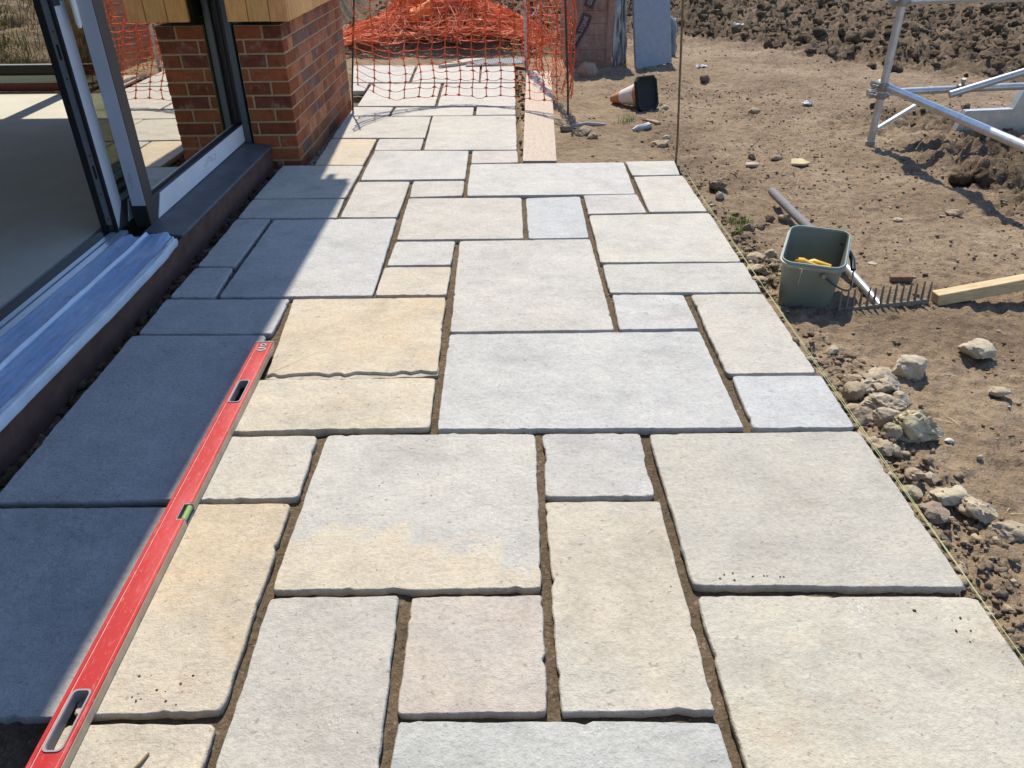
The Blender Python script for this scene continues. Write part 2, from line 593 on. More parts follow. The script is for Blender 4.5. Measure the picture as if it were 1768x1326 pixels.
# ================================================================== GROUND
def rough_w(x, y):
    """0..1: where the soil is dug over into clods"""
    a = sstep(-.6, .8, y - (10.1 - 1.25 * (x - 2.0))) * sstep(1.0, 1.9, x)
    b = sstep(8.6, 9.4, y) * (1 - sstep(.8, 1.8, x)) * sstep(-2.6, -1.8, x)
    b2 = sstep(9.5, 10.5, y) * sstep(.2, 1.2, x)
    d = sstep(2.35, 2.75, x) * sstep(3.2, 3.7, y) * (1 - sstep(4.9, 5.4, y)) * .75
    e = np.exp(-((x - 3.0) ** 2 / .5 + (y - 5.6) ** 2 / .25)) * .6
    return np.clip(np.maximum(np.maximum(a, np.maximum(b, b2)), np.maximum(d, e)), 0, 1)


def ground_z(x, y):
    R = rough_w(x, y)
    z = -.048 + .010 * fbm(x * 1.1, y * 1.1, 3, 3) + .0085 * fbm(x * 5, y * 5, 3, 11) + .0095 * fbm(x * 19, y * 19, 4, 23, .65)
    z += .009 * (fbm(x * 2.3, y * 2.3, 3, 44, .5, True) - .3) * (1 - R)
    z += .006 * np.maximum(0, fbm(x * 9, y * 9, 3, 71) - .25) * (1 + 2 * R)
    rg = fbm(x * 3.2, y * 3.2, 5, 31, .58, True)
    z += R * (.060 * (rg - .3) + .055 * fbm(x * 7, y * 7, 4, 37, .7) + .018 * fbm(x * 24, y * 24, 2, 39))
    # worked tracks by the scaffold
    tr = np.exp(-((x - 3.0) / .55) ** 2) * sstep(3.0, 3.5, y) * (1 - sstep(4.7, 5.2, y))
    z += tr * (.05 * np.sin((y + .45 * x) * 9 + 1.3 * fbm(x * 2, y * 2, 2, 5)) - .015)
    # land rises away
    z += .055 * np.clip(y - 9.2, 0, 30) * sstep(1.5, 4, x) + .03 * np.clip(y - 10, 0, 30) * (1 - sstep(1.5, 4, x))
    # bank beyond the far window
    bank = (1 - sstep(-2.6, -2.0, x)) * sstep(6.9, 7.3, y)
    z += bank * (.15 + .55 * np.clip(y - 7.1, 0, 2.6) + .04 * rg)
    # crest of spoil behind the net
    z += .22 * np.exp(-((x + .7) / 1.1) ** 2 - ((y - 9.5) / .7) ** 2)
    z += .135 * np.exp(-((x - 2.56) / .13) ** 2 - ((y - 2.775) / .13) ** 2)
    # rubble berm along the paving edge
    bm_ = np.exp(-((x - 1.12) / .09) ** 2) * sstep(.6, 1.0, y) * (1 - sstep(3.4, 4.2, y))
    z += bm_ * (.010 + .016 * fbm(x * 14, y * 14, 3, 51))
    # cleared where things are laid
    def rect(x0, x1, y0, y1, s=.02):
        return sstep(x0 - s, x0, x) * (1 - sstep(x1, x1 + s, x)) * sstep(y0 - s, y0, y) * (1 - sstep(y1, y1 + s, y))
    pat = np.maximum(rect(-1.42, 1.0, -3.0, 4.57), rect(-1.12, .085, 4.5, 8.03))
    z = z * (1 - pat) + pat * (-.105 + .02 * fbm(x * 16, y * 16, 3, 61))
    trench = rect(-1.42, -1.33, -3, 4.6, .01)
    z = z * (1 - trench) + trench * (-.065 + .014 * fbm(x * 22, y * 22, 3, 63))
    pat = rect(-1.45, -1.1, 6.55, 8.08)
    pat = np.maximum(pat, 0 * rect(-1.45, -1.1, 6.55, 8.08))
    z = z * (1 - pat) + pat * (-.105 + .02 * fbm(x * 16, y * 16, 3, 61))
    pier = rect(-1.30, -1.17, 4.62, 6.5)
    z = z * (1 - pier) + pier * (-.085 + .008 * fbm(x * 30, y * 30, 3, 65))
    hs = rect(-12, -1.46, -8, 6.5, .04)
    z = z * (1 - hs) + hs * -.2
    brd = rect(.10, .44, 4.6, 7.75)
    z = z * (1 - brd) + brd * np.minimum(z, -.036)
    return z


def axis(parts):
    out = []
    for a, b, d0, d1 in parts:
        n = max(2, int(round(2 * (b - a) / (d0 + d1))))
        tt = np.linspace(0, 1, n, endpoint=False)
        out.append(a + (b - a) * (d0 * tt + (d1 - d0) * tt * tt / 2) / (d0 + (d1 - d0) / 2))
    return np.unique(np.concatenate(out + [[parts[-1][1]]]))


gx = axis([(-90, -9, 8, .5), (-9, -1.5, .12, .05), (-1.5, .9, .04, .03), (.9, 1.9, .009, .011), (1.9, 3.6, .012, .02),
           (3.6, 9, .022, .09), (9, 90, .3, 8)])
gy = axis([(-40, .3, 6, .2), (.3, 3.2, .011, .012), (3.2, 7, .013, .022), (7, 13, .024, .05), (13, 20, .06, .2), (20, 120, .3, 8)])
GX, GY = np.meshgrid(gx, gy)
GZ = ground_z(GX, GY)
me = np_mesh('ground', np.stack([GX, GY, GZ], -1).reshape(-1, 3), grid_faces(len(gy), len(gx)))
at = me.attributes.new('dug', 'FLOAT', 'POINT')
at.data.foreach_set('value', rough_w(GX, GY).astype(np.float32).ravel())
ground = tag(new_obj('ground', me, M_SOIL), kind='structure')


_gz = GZ.tolist()
_gxl, _gyl = gx.tolist(), gy.tolist()


def gz(x, y):
    i = max(0, min(len(_gxl) - 2, bisect.bisect(_gxl, x) - 1))
    j = max(0, min(len(_gyl) - 2, bisect.bisect(_gyl, y) - 1))
    a = (x - _gxl[i]) / (_gxl[i + 1] - _gxl[i])
    c = (y - _gyl[j]) / (_gyl[j + 1] - _gyl[j])
    r0, r1 = _gz[j], _gz[j + 1]
    return (r0[i] * (1 - a) + r0[i + 1] * a) * (1 - c) + (r1[i] * (1 - a) + r1[i + 1] * a) * c


# ---- loose clods and pebbles (stuff)
def lumps(name, pts, sizes, sub, mat, seed, flat=.62, amp=.34, sink=.25):
    """many deformed lumps joined into one mesh"""
    r = np.random.default_rng(seed)
    v0, f0 = ico(sub)
    vars_ = []
    for k in range(14):
        rad_ = np.ones(len(v0))
        for q in range(11):
            ax = r.normal(size=3)
            ax /= np.linalg.norm(ax)
            lim = r.uniform(.45, .85)
            dd_ = v0 @ ax
            rad_ = np.where(dd_ * rad_ > lim, lim / np.maximum(dd_, 1e-3), rad_)
        o1, o2 = r.uniform(0, 60, 2)
        nn = gnoise(v0[:, 0] * 2.6 + v0[:, 2] * 1.9 + o1, v0[:, 1] * 2.6 - v0[:, 2] * 1.7 + o2, seed)
        n2 = gnoise(v0[:, 0] * 6 + v0[:, 2] * 4.9 + o2, v0[:, 1] * 6 - v0[:, 2] * 4.1 + o1, seed + 1)
        rad_ *= 1 + amp * nn + amp * .5 * n2
        vars_.append(v0 * rad_[:, None] * 1.15)
    V, F = [], []
    n = 0
    for (x, y, z), s in zip(pts, sizes):
        v = vars_[r.integers(14)]
        a = r.uniform(0, 6.283)
        ca, sa = math.cos(a), math.sin(a)
        sx, sy, sz = s * r.uniform(.75, 1.25), s * r.uniform(.75, 1.25), s * flat * r.uniform(.7, 1.3)
        w = np.stack([(v[:, 0] * ca - v[:, 1] * sa) * sx + x, (v[:, 0] * sa + v[:, 1] * ca) * sy + y, v[:, 2] * sz + z + sz * (1 - sink * 2)], -1)
        V.append(w)
        F.append(f0 + n)
        n += len(v0)
    me = np_mesh(name, np.concatenate(V), np.concatenate(F), smooth=False)
    return tag(new_obj(name, me, mat), kind='stuff')


def scatter(n, x0, x1, y0, y1, wfun, s0, s1, seed, p=2.0):
    r = np.random.default_rng(seed)
    x = r.uniform(x0, x1, n * 6)
    y = y0 + (y1 - y0) * r.uniform(0, 1, n * 6)
    keep = r.uniform(0, 1, n * 6) < wfun(x, y)
    x, y = x[keep][:n], y[keep][:n]
    z = ground_z(x, y)
    s = s0 + (s1 - s0) * r.uniform(0, 1, len(x)) ** p
    return np.stack([x, y, z], -1), s


free = lambda x, y: ((x > 1.03) | ((x > .46) & (y > 4.65)) | (y > 8.6)) & ~((x > .42) & (x < 1.9) & (y > 7.9) & (y < 9.2)) & (x > -1.9)
P, Z = scatter(12000, -2, 9, 3.2, 15, lambda x, y: rough_w(x, y) ** 1.5 * free(x, y) * (1 - .75 * (y < 5.9)), .010, .066, 5, 3.2)
lumps('soil_clods', P, Z, 2, M_CLOD, 1, .8, .75, .35)
P, Z = scatter(6500, 1.02, 4, .8, 7, lambda x, y: free(x, y) * (.25 + .75 * sstep(.2, .8, gnoise(x * 1.7, y * 1.7, 9) + .5)), .003, .013, 6, 3.0)
lumps('soil_crumbs', P, Z, 1, M_SOIL, 2, .45)
P, Z = scatter(2600, .46, 6, 3.5, 11, lambda x, y: free(x, y) * (.3 + .7 * sstep(.2, .8, gnoise(x * 1.2, y * 1.2, 19) + .5)), .005, .018, 7, 3.5)
lumps('far_soil_crumbs', P, Z, 1, M_SOIL, 3, .45)
P, Z = scatter(560, .5, 5, .9, 9, free, .004, .014, 8, 3)
lumps('pebbles', P, Z, 1, M_PEB, 4)
P, Z = scatter(1000, 1.012, 1.30, .75, 4.4, lambda x, y: (1 - sstep(1.05, 1.24, x)) * (.25 + .75 * (y < 3.4)) * (1 - .9 * ((y > 2.3) & (y < 2.75))), .004, .017, 9, 2.6)
lumps('edge_rubble_crumbs', P, Z, 2, M_DUST, 5, .6, .6)
P, Z = scatter(75, 1.015, 1.24, .85, 3.3, lambda x, y: (1 - sstep(1.05, 1.22, x)) * (1 - .9 * ((y > 2.3) & (y < 2.75))), .008, .022, 19, 1.6)
lumps('edge_stone_crumbs', P, Z, 2, M_ROCK, 25, .7, .7).color = (.37, .30, .21, 1)
P, Z = scatter(420, -1.41, -1.345, .6, 4.6, lambda x, y: x < 0, .008, .028, 10, 2)
lumps('trench_rubble', P, Z, 2, M_CLOD, 6, .7, .7)
P, Z = scatter(1500, -1.27, -1.15, 4.62, 6.45, lambda x, y: x < 0, .004, .010, 12, 1)
lumps('pier_gravel', P, Z, 1, M_PEB, 7)
P, Z = scatter(260, .09, .2, 4.7, 8, lambda x, y: x > 0, .006, .022, 13, 2)
lumps('path_edge_gravel', P, Z, 1, M_CLOD, 8)

# ================================================================== PAVING
bx = np.arange(-1.318, 1.0, .02)
by = np.arange(.2, 4.62, .02)
BX, BY = np.meshgrid(bx, by)
BZ = -.0205 + .0065 * fbm(BX * 9, BY * 9, 4, 81, .6) + .003 * fbm(BX * 40, BY * 40, 2, 91)
hole = (1 - sstep(-.86, -.82, BX)) * (1 - sstep(.86, .9, BY))
BZ -= .03 * hole
me = np_mesh('patio', np.stack([BX, BY, BZ], -1).reshape(-1, 3), grid_faces(len(by), len(bx)))
patio = tag(new_obj('patio', me, M_BED), kind='structure')
bx = np.arange(-1.14, .08, .02)
by = np.arange(4.6, 8.06, .02)
BX, BY = np.meshgrid(bx, by)
BZ = -.024 + .004 * fbm(BX * 9, BY * 9, 4, 83, .6)
me = np_mesh('path', np.stack([BX, BY, BZ], -1).reshape(-1, 3), grid_faces(len(by), len(bx)))
path = tag(new_obj('path', me, M_BED), kind='structure')

STONES = {
'P1':[(-1.3299,4.5707),(-0.8447,4.5519),(-0.8491,3.9511),(-1.3341,3.9536)],
'P2':[(-1.3345,3.944),(-0.8496,3.9367),(-0.8367,3.6451),(-1.3288,3.6571)],
'P3':[(-1.3295,3.6403),(-1.1614,3.639),(-1.1572,3.0423),(-1.3234,3.0503)],
'P4':[(-1.3242,3.0347),(-1.1609,3.03),(-1.1455,2.737),(-1.3273,2.7393)],
'P5':[(-1.1438,3.6259),(-0.5378,3.6268),(-0.5267,2.7334),(-1.1341,2.7367)],
'P6':[(-1.3337,2.7263),(-0.8462,2.7157),(-0.8428,2.4264),(-1.3266,2.4369)],
'P9':[(-0.8342,2.7128),(-0.24,2.7124),(-0.23,2.1398),(-0.7856,2.1273)],
'P12':[(-0.5246,1.799),(0.0759,1.7947),(0.0691,1.1986),(-0.532,1.2041)],
'P15':[(-0.2204,1.1852),(0.0702,1.1851),(0.0657,0.8928),(-0.2172,0.8912)],
'P17':[(0.0878,1.4927),(0.3791,1.4915),(0.3812,0.8903),(0.0872,0.8913)],
'P18':[(0.0915,1.7915),(0.3763,1.7897),(0.3715,1.5075),(0.0906,1.5096)],
'P19':[(0.3969,1.7836),(1.001,1.7835),(1.0038,1.1838),(0.4001,1.203)],
'P21':[(-0.2103,2.4065),(0.6834,2.4081),(0.6809,1.8057),(-0.2116,1.8165)],
'P22':[(0.7152,2.0957),(1.0028,2.0926),(0.9988,1.7989),(0.7013,1.8015)],
'P23':[(0.7125,2.7155),(0.9968,2.713),(0.9964,2.1073),(0.7031,2.1069)],
'P24':[(0.4062,2.7239),(0.6873,2.7135),(0.6852,2.4258),(0.3969,2.4243)],
'P25':[(0.4002,3.0188),(1.0031,3.0231),(0.9959,2.7211),(0.4004,2.7321)],
'P26':[(0.4055,3.6377),(1.0041,3.6518),(0.9975,3.0296),(0.3963,3.0378)],
'P27':[(-0.2172,3.3097),(0.3817,3.3201),(0.3809,2.4202),(-0.2089,2.4175)],
'P28':[(-0.5093,3.313),(-0.2331,3.3102),(-0.2393,3.0343),(-0.5126,3.0329)],
'P29':[(-0.5201,3.0176),(-0.2362,3.0155),(-0.2368,2.7335),(-0.5203,2.7359)],
'P30':[(-0.5151,3.9346),(0.0806,3.9234),(0.0772,3.3296),(-0.508,3.3333)],
'P31':[(0.0986,3.9132),(0.388,3.9318),(0.3788,3.3312),(0.0973,3.329)],
'P32':[(0.4049,3.9506),(0.6905,3.96),(0.6969,3.6664),(0.4028,3.6548)],
'P33':[(-0.2136,4.558),(0.7039,4.5654),(0.6844,3.9602),(-0.2121,3.9577)],
'P34':[(0.7144,4.5837),(1.0104,4.5909),(0.9865,4.2948),(0.7132,4.2938)],
'P35':[(0.7162,4.2714),(0.9973,4.2832),(1.0004,3.6735),(0.7072,3.6747)],
'P36':[(-0.5188,4.2296),(-0.2297,4.2297),(-0.2307,3.9632),(-0.5131,3.9441)],
'P37':[(-0.8312,4.2356),(-0.5343,4.2301),(-0.5382,3.6394),(-0.8246,3.6489)],
'P38':[(-0.8293,4.8887),(-0.231,4.8642),(-0.2292,4.257),(-0.8217,4.257)],
'P39':[(-0.2128,4.8635),(0.0748,4.8586),(0.0738,4.5901),(-0.2115,4.5764)],
'P40':[(-1.1594,5.1928),(-0.8548,5.1798),(-0.85,4.5643),(-1.1436,4.5757)],
'P41':[(-0.8431,5.1869),(-0.5428,5.1817),(-0.536,4.8974),(-0.8336,4.8957)],
'P42':[(-0.5387,5.8444),(0.078,5.8343),(0.0713,4.8725),(-0.5203,4.8968)],
'P43':[(-1.1748,5.8553),(-0.5458,5.8259),(-0.5364,5.1968),(-1.1614,5.2236)],
'P7':[(-1.3408,2.4263),(-0.858,2.4161),(-0.85,1.5157),(-1.3284,1.5127)],
'P8':[(-1.338,1.4972),(-0.848,1.4934),(-0.846,0.8951),(-1.345,0.8991)],
'P10':[(-0.82,2.1091),(-0.2341,2.1086),(-0.2288,1.8216),(-0.83,1.8157)],
'P11':[(-0.83,1.7987),(-0.549,1.7966),(-0.5407,1.5185),(-0.83,1.5142)],
'P13':[(-0.83,1.5029),(-0.5548,1.503),(-0.5454,0.9036),(-0.83,0.8976)],
'P1b':[(-0.83,0.8844),(-0.5472,0.882),(-0.5433,0.5),(-0.83,0.5)],
'P14':[(-0.5297,1.1856),(-0.245,1.1896),(-0.2219,0.3),(-0.5166,0.3)],
'P16':[(-0.2138,0.8804),(0.3807,0.8705),(0.3944,0.3),(-0.222,0.3)],
'P20':[(0.4034,1.1768),(1.0114,1.162),(1.0107,0.57),(0.4029,0.57)],
'F1':[(-1.1734,6.1816),(-0.8653,6.1562),(-0.8658,5.8787),(-1.1652,5.8738)],
'F2':[(-0.8474,6.1553),(-0.2388,6.1359),(-0.2382,5.8491),(-0.8504,5.859)],
'F3':[(-0.2209,6.135),(0.0779,6.1307),(0.0783,5.8532),(-0.2211,5.8483)],
'F4':[(-1.346,7.1605),(-1.1964,7.1523),(-1.1887,6.8041),(-1.2922,6.8096)],
'F5':[(-1.1739,7.1376),(-0.5594,7.1039),(-0.5455,6.1821),(-1.1559,6.212)],
'F6':[(-0.539,7.1027),(0.0913,7.0948),(0.0804,6.1513),(-0.5267,6.1707)],
'F7':[(-1.4951,8.0872),(-0.8762,8.0663),(-0.8512,7.1738),(-1.3632,7.2021)],
'F8':[(-0.8533,8.0649),(-0.2419,8.011),(-0.2299,7.1395),(-0.8292,7.1591)],
'F9':[(-0.2249,8.0099),(0.1008,7.9901),(0.0918,7.1352),(-0.2171,7.1388)],
}
# tone of each stone in sunlight (as seen, with bluish shade painted into some beside the house), ochre amount
TONE = {'P9': (222, 204, 176, .8), 'P10': (224, 213, 190, .35), 'P11': (217, 211, 200, .25), 'P12': (210, 209, 204, .0), 'P13': (208, 194, 170, .75),
        'P1b': (216, 203, 180, .5), 'P14': (190, 187, 180, .12), 'P15': (193, 184, 178, .25), 'P16': (188, 194, 195, 0), 'P17': (205, 200, 187, .38),
        'P18': (193, 193, 193, 0), 'P19': (190, 187, 176, .12), 'P20': (202, 198, 182, .40), 'P21': (204, 207, 210, 0), 'P22': (201, 207, 214, 0),
        'P23': (207, 205, 197, .15), 'P24': (208, 210, 212, 0), 'P25': (204, 203, 198, .05), 'P26': (212, 210, 201, .2), 'P27': (208, 206, 202, .05),
        'P28': (208, 209, 210, .05), 'P29': (217, 210, 195, .4), 'P30': (208, 204, 198, .1), 'P31': (195, 203, 211, 0), 'P32': (207, 204, 202, .05),
        'P33': (213, 213, 212, 0), 'P34': (214, 211, 203, .1), 'P35': (212, 208, 199, .15), 'P36': (205, 202, 197, .05), 'P37': (206, 203, 199, .05),
        'P38': (213, 212, 210, 0), 'P39': (216, 207, 201, .1), 'P40': (222, 205, 180, .45), 'P7': (186, 190, 196, 0), 'P8': (180, 186, 192, 0),
        'P5': (206, 209, 214, 0), 'P6': (196, 199, 204, 0), 'P4': (200, 203, 208, 0), 'P3': (200, 202, 204, .05)}
KEEP = {'P12'}
TK = .69     # albedo per displayed unit


def paving_stone(key, q, parent, jag=1.0, chip=()):
    r = random.Random('s' + key)
    q = [Vector((a, b, 0)) for a, b in q]          # TL TR BR BL
    cen = sum(q, Vector()) / 4
    loop = [q[3], q[2], q[1], q[0]]                # counter-clockwise
    size = min((loop[1] - loop[0]).length, (loop[2] - loop[1]).length)
    far = cen.y > 3.9
    rc = r.uniform(.004, .010)
    out = []
    sd = r.randint(0, 9999)
    for i in range(4):
        a, b = loop[i], loop[(i + 1) % 4]
        d = b - a
        L = d.length
        d.normalize()
        nrm = Vector((-d.y, d.x, 0))              # inward
        n = max(5, int(L / (.05 if far else .016)))
        ss = np.linspace(rc, L - rc, n)
        w = (fbm(ss * 7, np.full(n, i * 9.7 + .3), 3, sd, .5) * .0017 + fbm(ss * 38, np.full(n, i * 3.7 + .3), 3, sd + 9, .6) * .0011) * jag
        for k in range(n):
            off = float(w[k]) + .001
            if 0 < k < n - 1 and r.random() < .035:
                off += r.uniform(.0015, .005) * jag
            for (side, s0, s1, dep) in chip:
                if side == i and s0 < ss[k] / L < s1:
                    off += dep * (.55 + .45 * math.sin(ss[k] * 63 + math.sin(ss[k] * 27) * 2))
            e = rc * .25 if k in (0, n - 1) else 0
            out.append(a + d * float(ss[k]) + nrm * (off + e))
    n = len(out)
    zt = r.uniform(-.0012, .0012)
    th = .030
    V, F = [], []

    hx = max(abs(p.x - cen.x) for p in out)
    hy = max(abs(p.y - cen.y) for p in out)

    def ring(inset, z, jit=0):
        for p in out:
            g = inset + r.uniform(0, jit)
            V.append(((p.x - cen.x) * (1 - g / hx), (p.y - cen.y) * (1 - g / hy), z - (g - inset) * .25))
    ring(.004, -th)
    ring(.0005, -th * .5, .002)
    ring(-.0005, -.006 + zt, .0015)
    ring(.0012, -.0012 + zt, .0012)
    ring(.0036, zt)
    for a in range(4):
        for k in range(n):
            k2 = (k + 1) % n
            F.append((a * n + k, a * n + k2, (a + 1) * n + k2, (a + 1) * n + k))
    V.append((0, 0, zt))
    for k in range(n):
        F.append((4 * n + k, 4 * n + (k + 1) % n, 5 * n))
    me = bpy.data.meshes.new('paving_stone')
    me.from_pydata(V, [], F)
    me.set_sharp_from_angle(angle=rad(50))
    me.polygons.foreach_set('use_smooth', [not all(v_ >= 4 * n for v_ in p.vertices) for p in me.polygons])
    me.update()
    if key in TONE:
        R_, G_, B_, A_ = TONE[key]
    else:
        b_ = r.uniform(-5, 5)
        R_, G_, B_, A_ = 212 + b_, 209 + b_, 203 + b_ + r.uniform(-4, 4), r.choice([0, .05, .15])
    g_ = (R_ + G_ + B_) / 3
    R_, G_, B_ = [g_ + (q_ - g_) * .62 + w_ for q_, w_ in ((R_, 1.8), (G_, -.6), (B_, -5.5))]
    lift = .55 * (207 - (R_ + G_ + B_) / 3)
    c = srgb(R_ + lift, G_ + lift, B_ + lift)
    o = new_obj('paving_stone', me, M_STAIN if key == 'P12' else M_STONE, parent, loc=cen,
                rot=(r.uniform(-.0015, .0015), r.uniform(-.0015, .0015), 0), color=(c[0] * TK, c[1] * TK, c[2] * TK, A_))
    return o


CHIPS = {'P9': [(0, .0, 1.0, .015)], 'P17': [(0, .70, .85, .006)], 'P10': [(0, .3, .55, .004)], 'P12': [(2, .38, .46, -.006)],
         'P18': [(3, .2, .5, .006), (1, .2, .6, .005)]}
for k, q in STONES.items():
    on_path = k[0] == 'F' or k in ('P38', 'P39', 'P40', 'P41', 'P42', 'P43')
    o = paving_stone(k, q, path if on_path else patio, 1.0 if q[0][1] > 3.9 else 1.35, CHIPS.get(k, ()))
    if k == 'P9':
        o['label'] = 'orange tinted paving stone with its near edge broken off in a ragged line'
        mb = MB()
        a, b = Vector(q[3]), Vector(q[2])
        ca = o.location
        n = 46
        top, bot = [], []
        for i in range(n + 1):
            s = i / n
            p = a.lerp(b, s)
            lo = p.y - .003 + .0025 * math.sin(s * 41) - .010 * (math.sin(s * 3.14) ** .5)
            top.append((p.x - ca.x, p.y + .045 - ca.y))
            bot.append((p.x - ca.x, lo - ca.y))
        poly = bot + top[::-1]
        mb.prism([(x, y, -.0095) for x, y in poly], (0, 0, 0), (0, 0, -.02))
        mb.obj('broken_edge', M_BROKEN, o)
    if k == 'P12':
        o['label'] = 'pale grey paving stone with a yellow ochre stain spreading from its near edge'

# ================================================================== HOUSE
house = thing('house', 'house corner with red brick pier, timber cladding and grey glazed sliding doors', 'house', (-1.6, 4.0, 0))
HO = Vector((1.6, -4.0, 0))      # world -> house local


def hpart(mb, name, mat, parent=None, **k):
    o = mb.obj(name, mat, parent or house, **k)
    if (parent or house) is house:
        o.location = HO
    return o


# ---- brick pier: mortar core and every brick
PX, PY, PZ = -1.25, 4.69, .75
core = hpart(MB().box(-1.512, PX - .003, PY + .003, 6.494, -.3, PZ - .002), 'brick_pier', M_MORTAR)
BT = [(158, 100, 74), (150, 92, 68), (166, 108, 80), (138, 86, 70), (172, 116, 86), (126, 92, 84), (118, 86, 84), (154, 100, 82), (142, 88, 66)]
FT = [(142, 80, 54), (134, 74, 50), (148, 87, 58), (122, 67, 49), (112, 64, 52)]
_bm = {}


def brick(x0, x1, y0, y1, z0, parent, front=False):
    dims = (round(x1 - x0, 3), round(y1 - y0, 3))
    key = (dims, rnd.randrange(3))
    if key not in _bm:
        mb = MB().box(-dims[0] / 2, dims[0] / 2, -dims[1] / 2, dims[1] / 2, -.0325, .0325)
        mb.v = [(x + rnd.uniform(-.0012, .0012), y + rnd.uniform(-.0012, .0012), z + rnd.uniform(-.0012, .0012)) for x, y, z in mb.v]
        _bm[key] = mb.mesh('brick', bevel=.0025)
    c = srgb(*rnd.choice(FT if front else BT))
    c = (c[0] * 1.0, c[1] * .98, c[2] * .87)
    g = rnd.uniform(.85, 1.12)
    return new_obj('brick', _bm[key], M_BRICK, parent, loc=((x0 + x1) / 2 + rnd.uniform(-.001, .001), (y0 + y1) / 2, z0 + .0325),
                   rot=(0, 0, rnd.uniform(-.006, .006)), color=(c[0] * g, c[1] * g, c[2] * g, 1))


FB = .06     # how deep the modelled part of a brick is
AIR = None
for k in range(13):
    z0 = PZ - .075 * (k + 1) + .005
    if k % 2 == 0:      # stretcher returns down the long face
        brick(PX - .1025, PX, PY, PY + .215, z0, core, True)
        y = PY + .225
        brick(PX - .1025 - .01 - .1475, PX - .1125, PY, PY + FB, z0, core, True)
        head = True
    else:
        brick(PX - .215, PX, PY, PY + .1025, z0, core, True)
        y = PY + .1125
        brick(PX - .215 - .01 - .035, PX - .225, PY, PY + FB, z0, core, True)
        head = False
    while y < 6.49:
        L = .1025 if head else .215
        if rnd.random() < .18:
            L = .1025
        y2 = min(y + L, 6.497)
        if y2 - y > .03:
            if k == 7 and 5.55 < y < 5.78 and AIR is None and not head:
                AIR = (y, y2, z0)
            else:
                brick(PX - FB, PX, y, y2, z0, core)
        y = y2 + .01
        head = not head
if AIR:
    y, y2, z0 = AIR
    m = MB()
    m.box(PX - .05, PX - .012, y, y2, z0, z0 + .065)
    for i in range(7):
        m.box(PX - .012, PX + .001, y, y2, z0 + i * .0095, z0 + i * .0095 + .0045)
    m.box(PX - .012, PX + .0015, y, y + .012, z0, z0 + .065)
    m.box(PX - .012, PX + .0015, y2 - .012, y2, z0, z0 + .065)
    hpart(m, 'air_brick', plain('air_brick_clay', (.24, .08, .055), .8, .2), core)
    core.children[-1]['label'] = 'red louvred air brick low in the brick pier'

# ---- timber cladding above the pier
CX, CY, CZ = -1.165, 4.565, .78
clad = hpart(MB().box(-1.505, CX - .022, CY + .022, 6.50, CZ + .012, 3.3), 'timber_cladding', plain('cladding_void', (.03, .02, .015), .9, .1))
x = CX
first = True
while x > -1.49:
    w = rnd.uniform(.108, .118) if not first else .1
    x0 = max(x - w, -1.512)
    g = rnd.uniform(.78, 1.1)
    o = hpart(MB().box(x0, x - .003, CY, CY + .021, CZ + rnd.uniform(-.001, .001), 3.27), 'cladding_board', M_OAK, clad, bevel=.0015,
              color=(g, g * rnd.uniform(.86, 1.0), g * rnd.uniform(.78, 1.0), 1))
    x = x0 - .001
    first = False
y = CY + .022
while y < 6.52:
    y1 = min(y + rnd.uniform(.06, .118), 6.53)
    g = rnd.uniform(.85, 1.15)
    hpart(MB().box(CX - .021, CX, y, y1 - .004, CZ + rnd.uniform(-.001, .001), 3.27), 'cladding_board', M_OAK, clad, bevel=.0015,
          color=(g, g * rnd.uniform(.93, 1.02), g * rnd.uniform(.88, 1.0), 1))
    y = y1

# ---- wall and eaves above (out of the frame, they throw the long shadow)
m = MB()
m.box(-1.62, -1.20, -3.0, 4.56, 2.25, 3.3)
m.box(-1.62, -1.20, -3.6, -1.2, -.3, 2.25)
hpart(m, 'upper_wall', M_BRICK).color = (*srgb(140, 82, 62), 1)
m = MB()
m.prism([(-1.03, -3.6, 3.28), (-1.03, -3.6, 3.33), (-4.2, -3.6, 4.7), (-7.4, -3.6, 3.33), (-7.4, -3.6, 3.28)], (0, 0, 0), (0, 10.18, 0))
roof = hpart(m, 'roof', M_ROOF)
hpart(MB().box(-1.03, -1.01, -3.6, 6.50, 3.16, 3.32), 'fascia', M_GREY, roof)
m = MB()
m.tube([(-1.033, -3.6, 3.285), (-1.033, 6.50, 3.285)], .036, 10)
hpart(m, 'gutter', M_GREY, roof)
m = MB()
m.box(-1.15, -1.10, 6.50, 6.62, 3.20, 3.33)
hpart(m, 'verge_end', M_GREY, roof)

# ---- sill and plinth under the fixed window
m = MB()
m.prism([(-1.575, 3.17, .108), (-1.405, 3.17, .094), (-1.405, 3.17, .080), (-1.575, 3.17, .080)], (0, 0, 0), (0, 1.515, 0))
hpart(m, 'window_sill', M_SLATE, bevel=.003)
pl = hpart(MB().box(-1.60, -1.425, -1.2, 4.685, -.3, .078), 'plinth', M_MORTAR)
hpart(MB().box(-1.428, -1.416, -1.2, 4.684, -.3, .0785), 'plinth_membrane', M_PLINTH, pl)

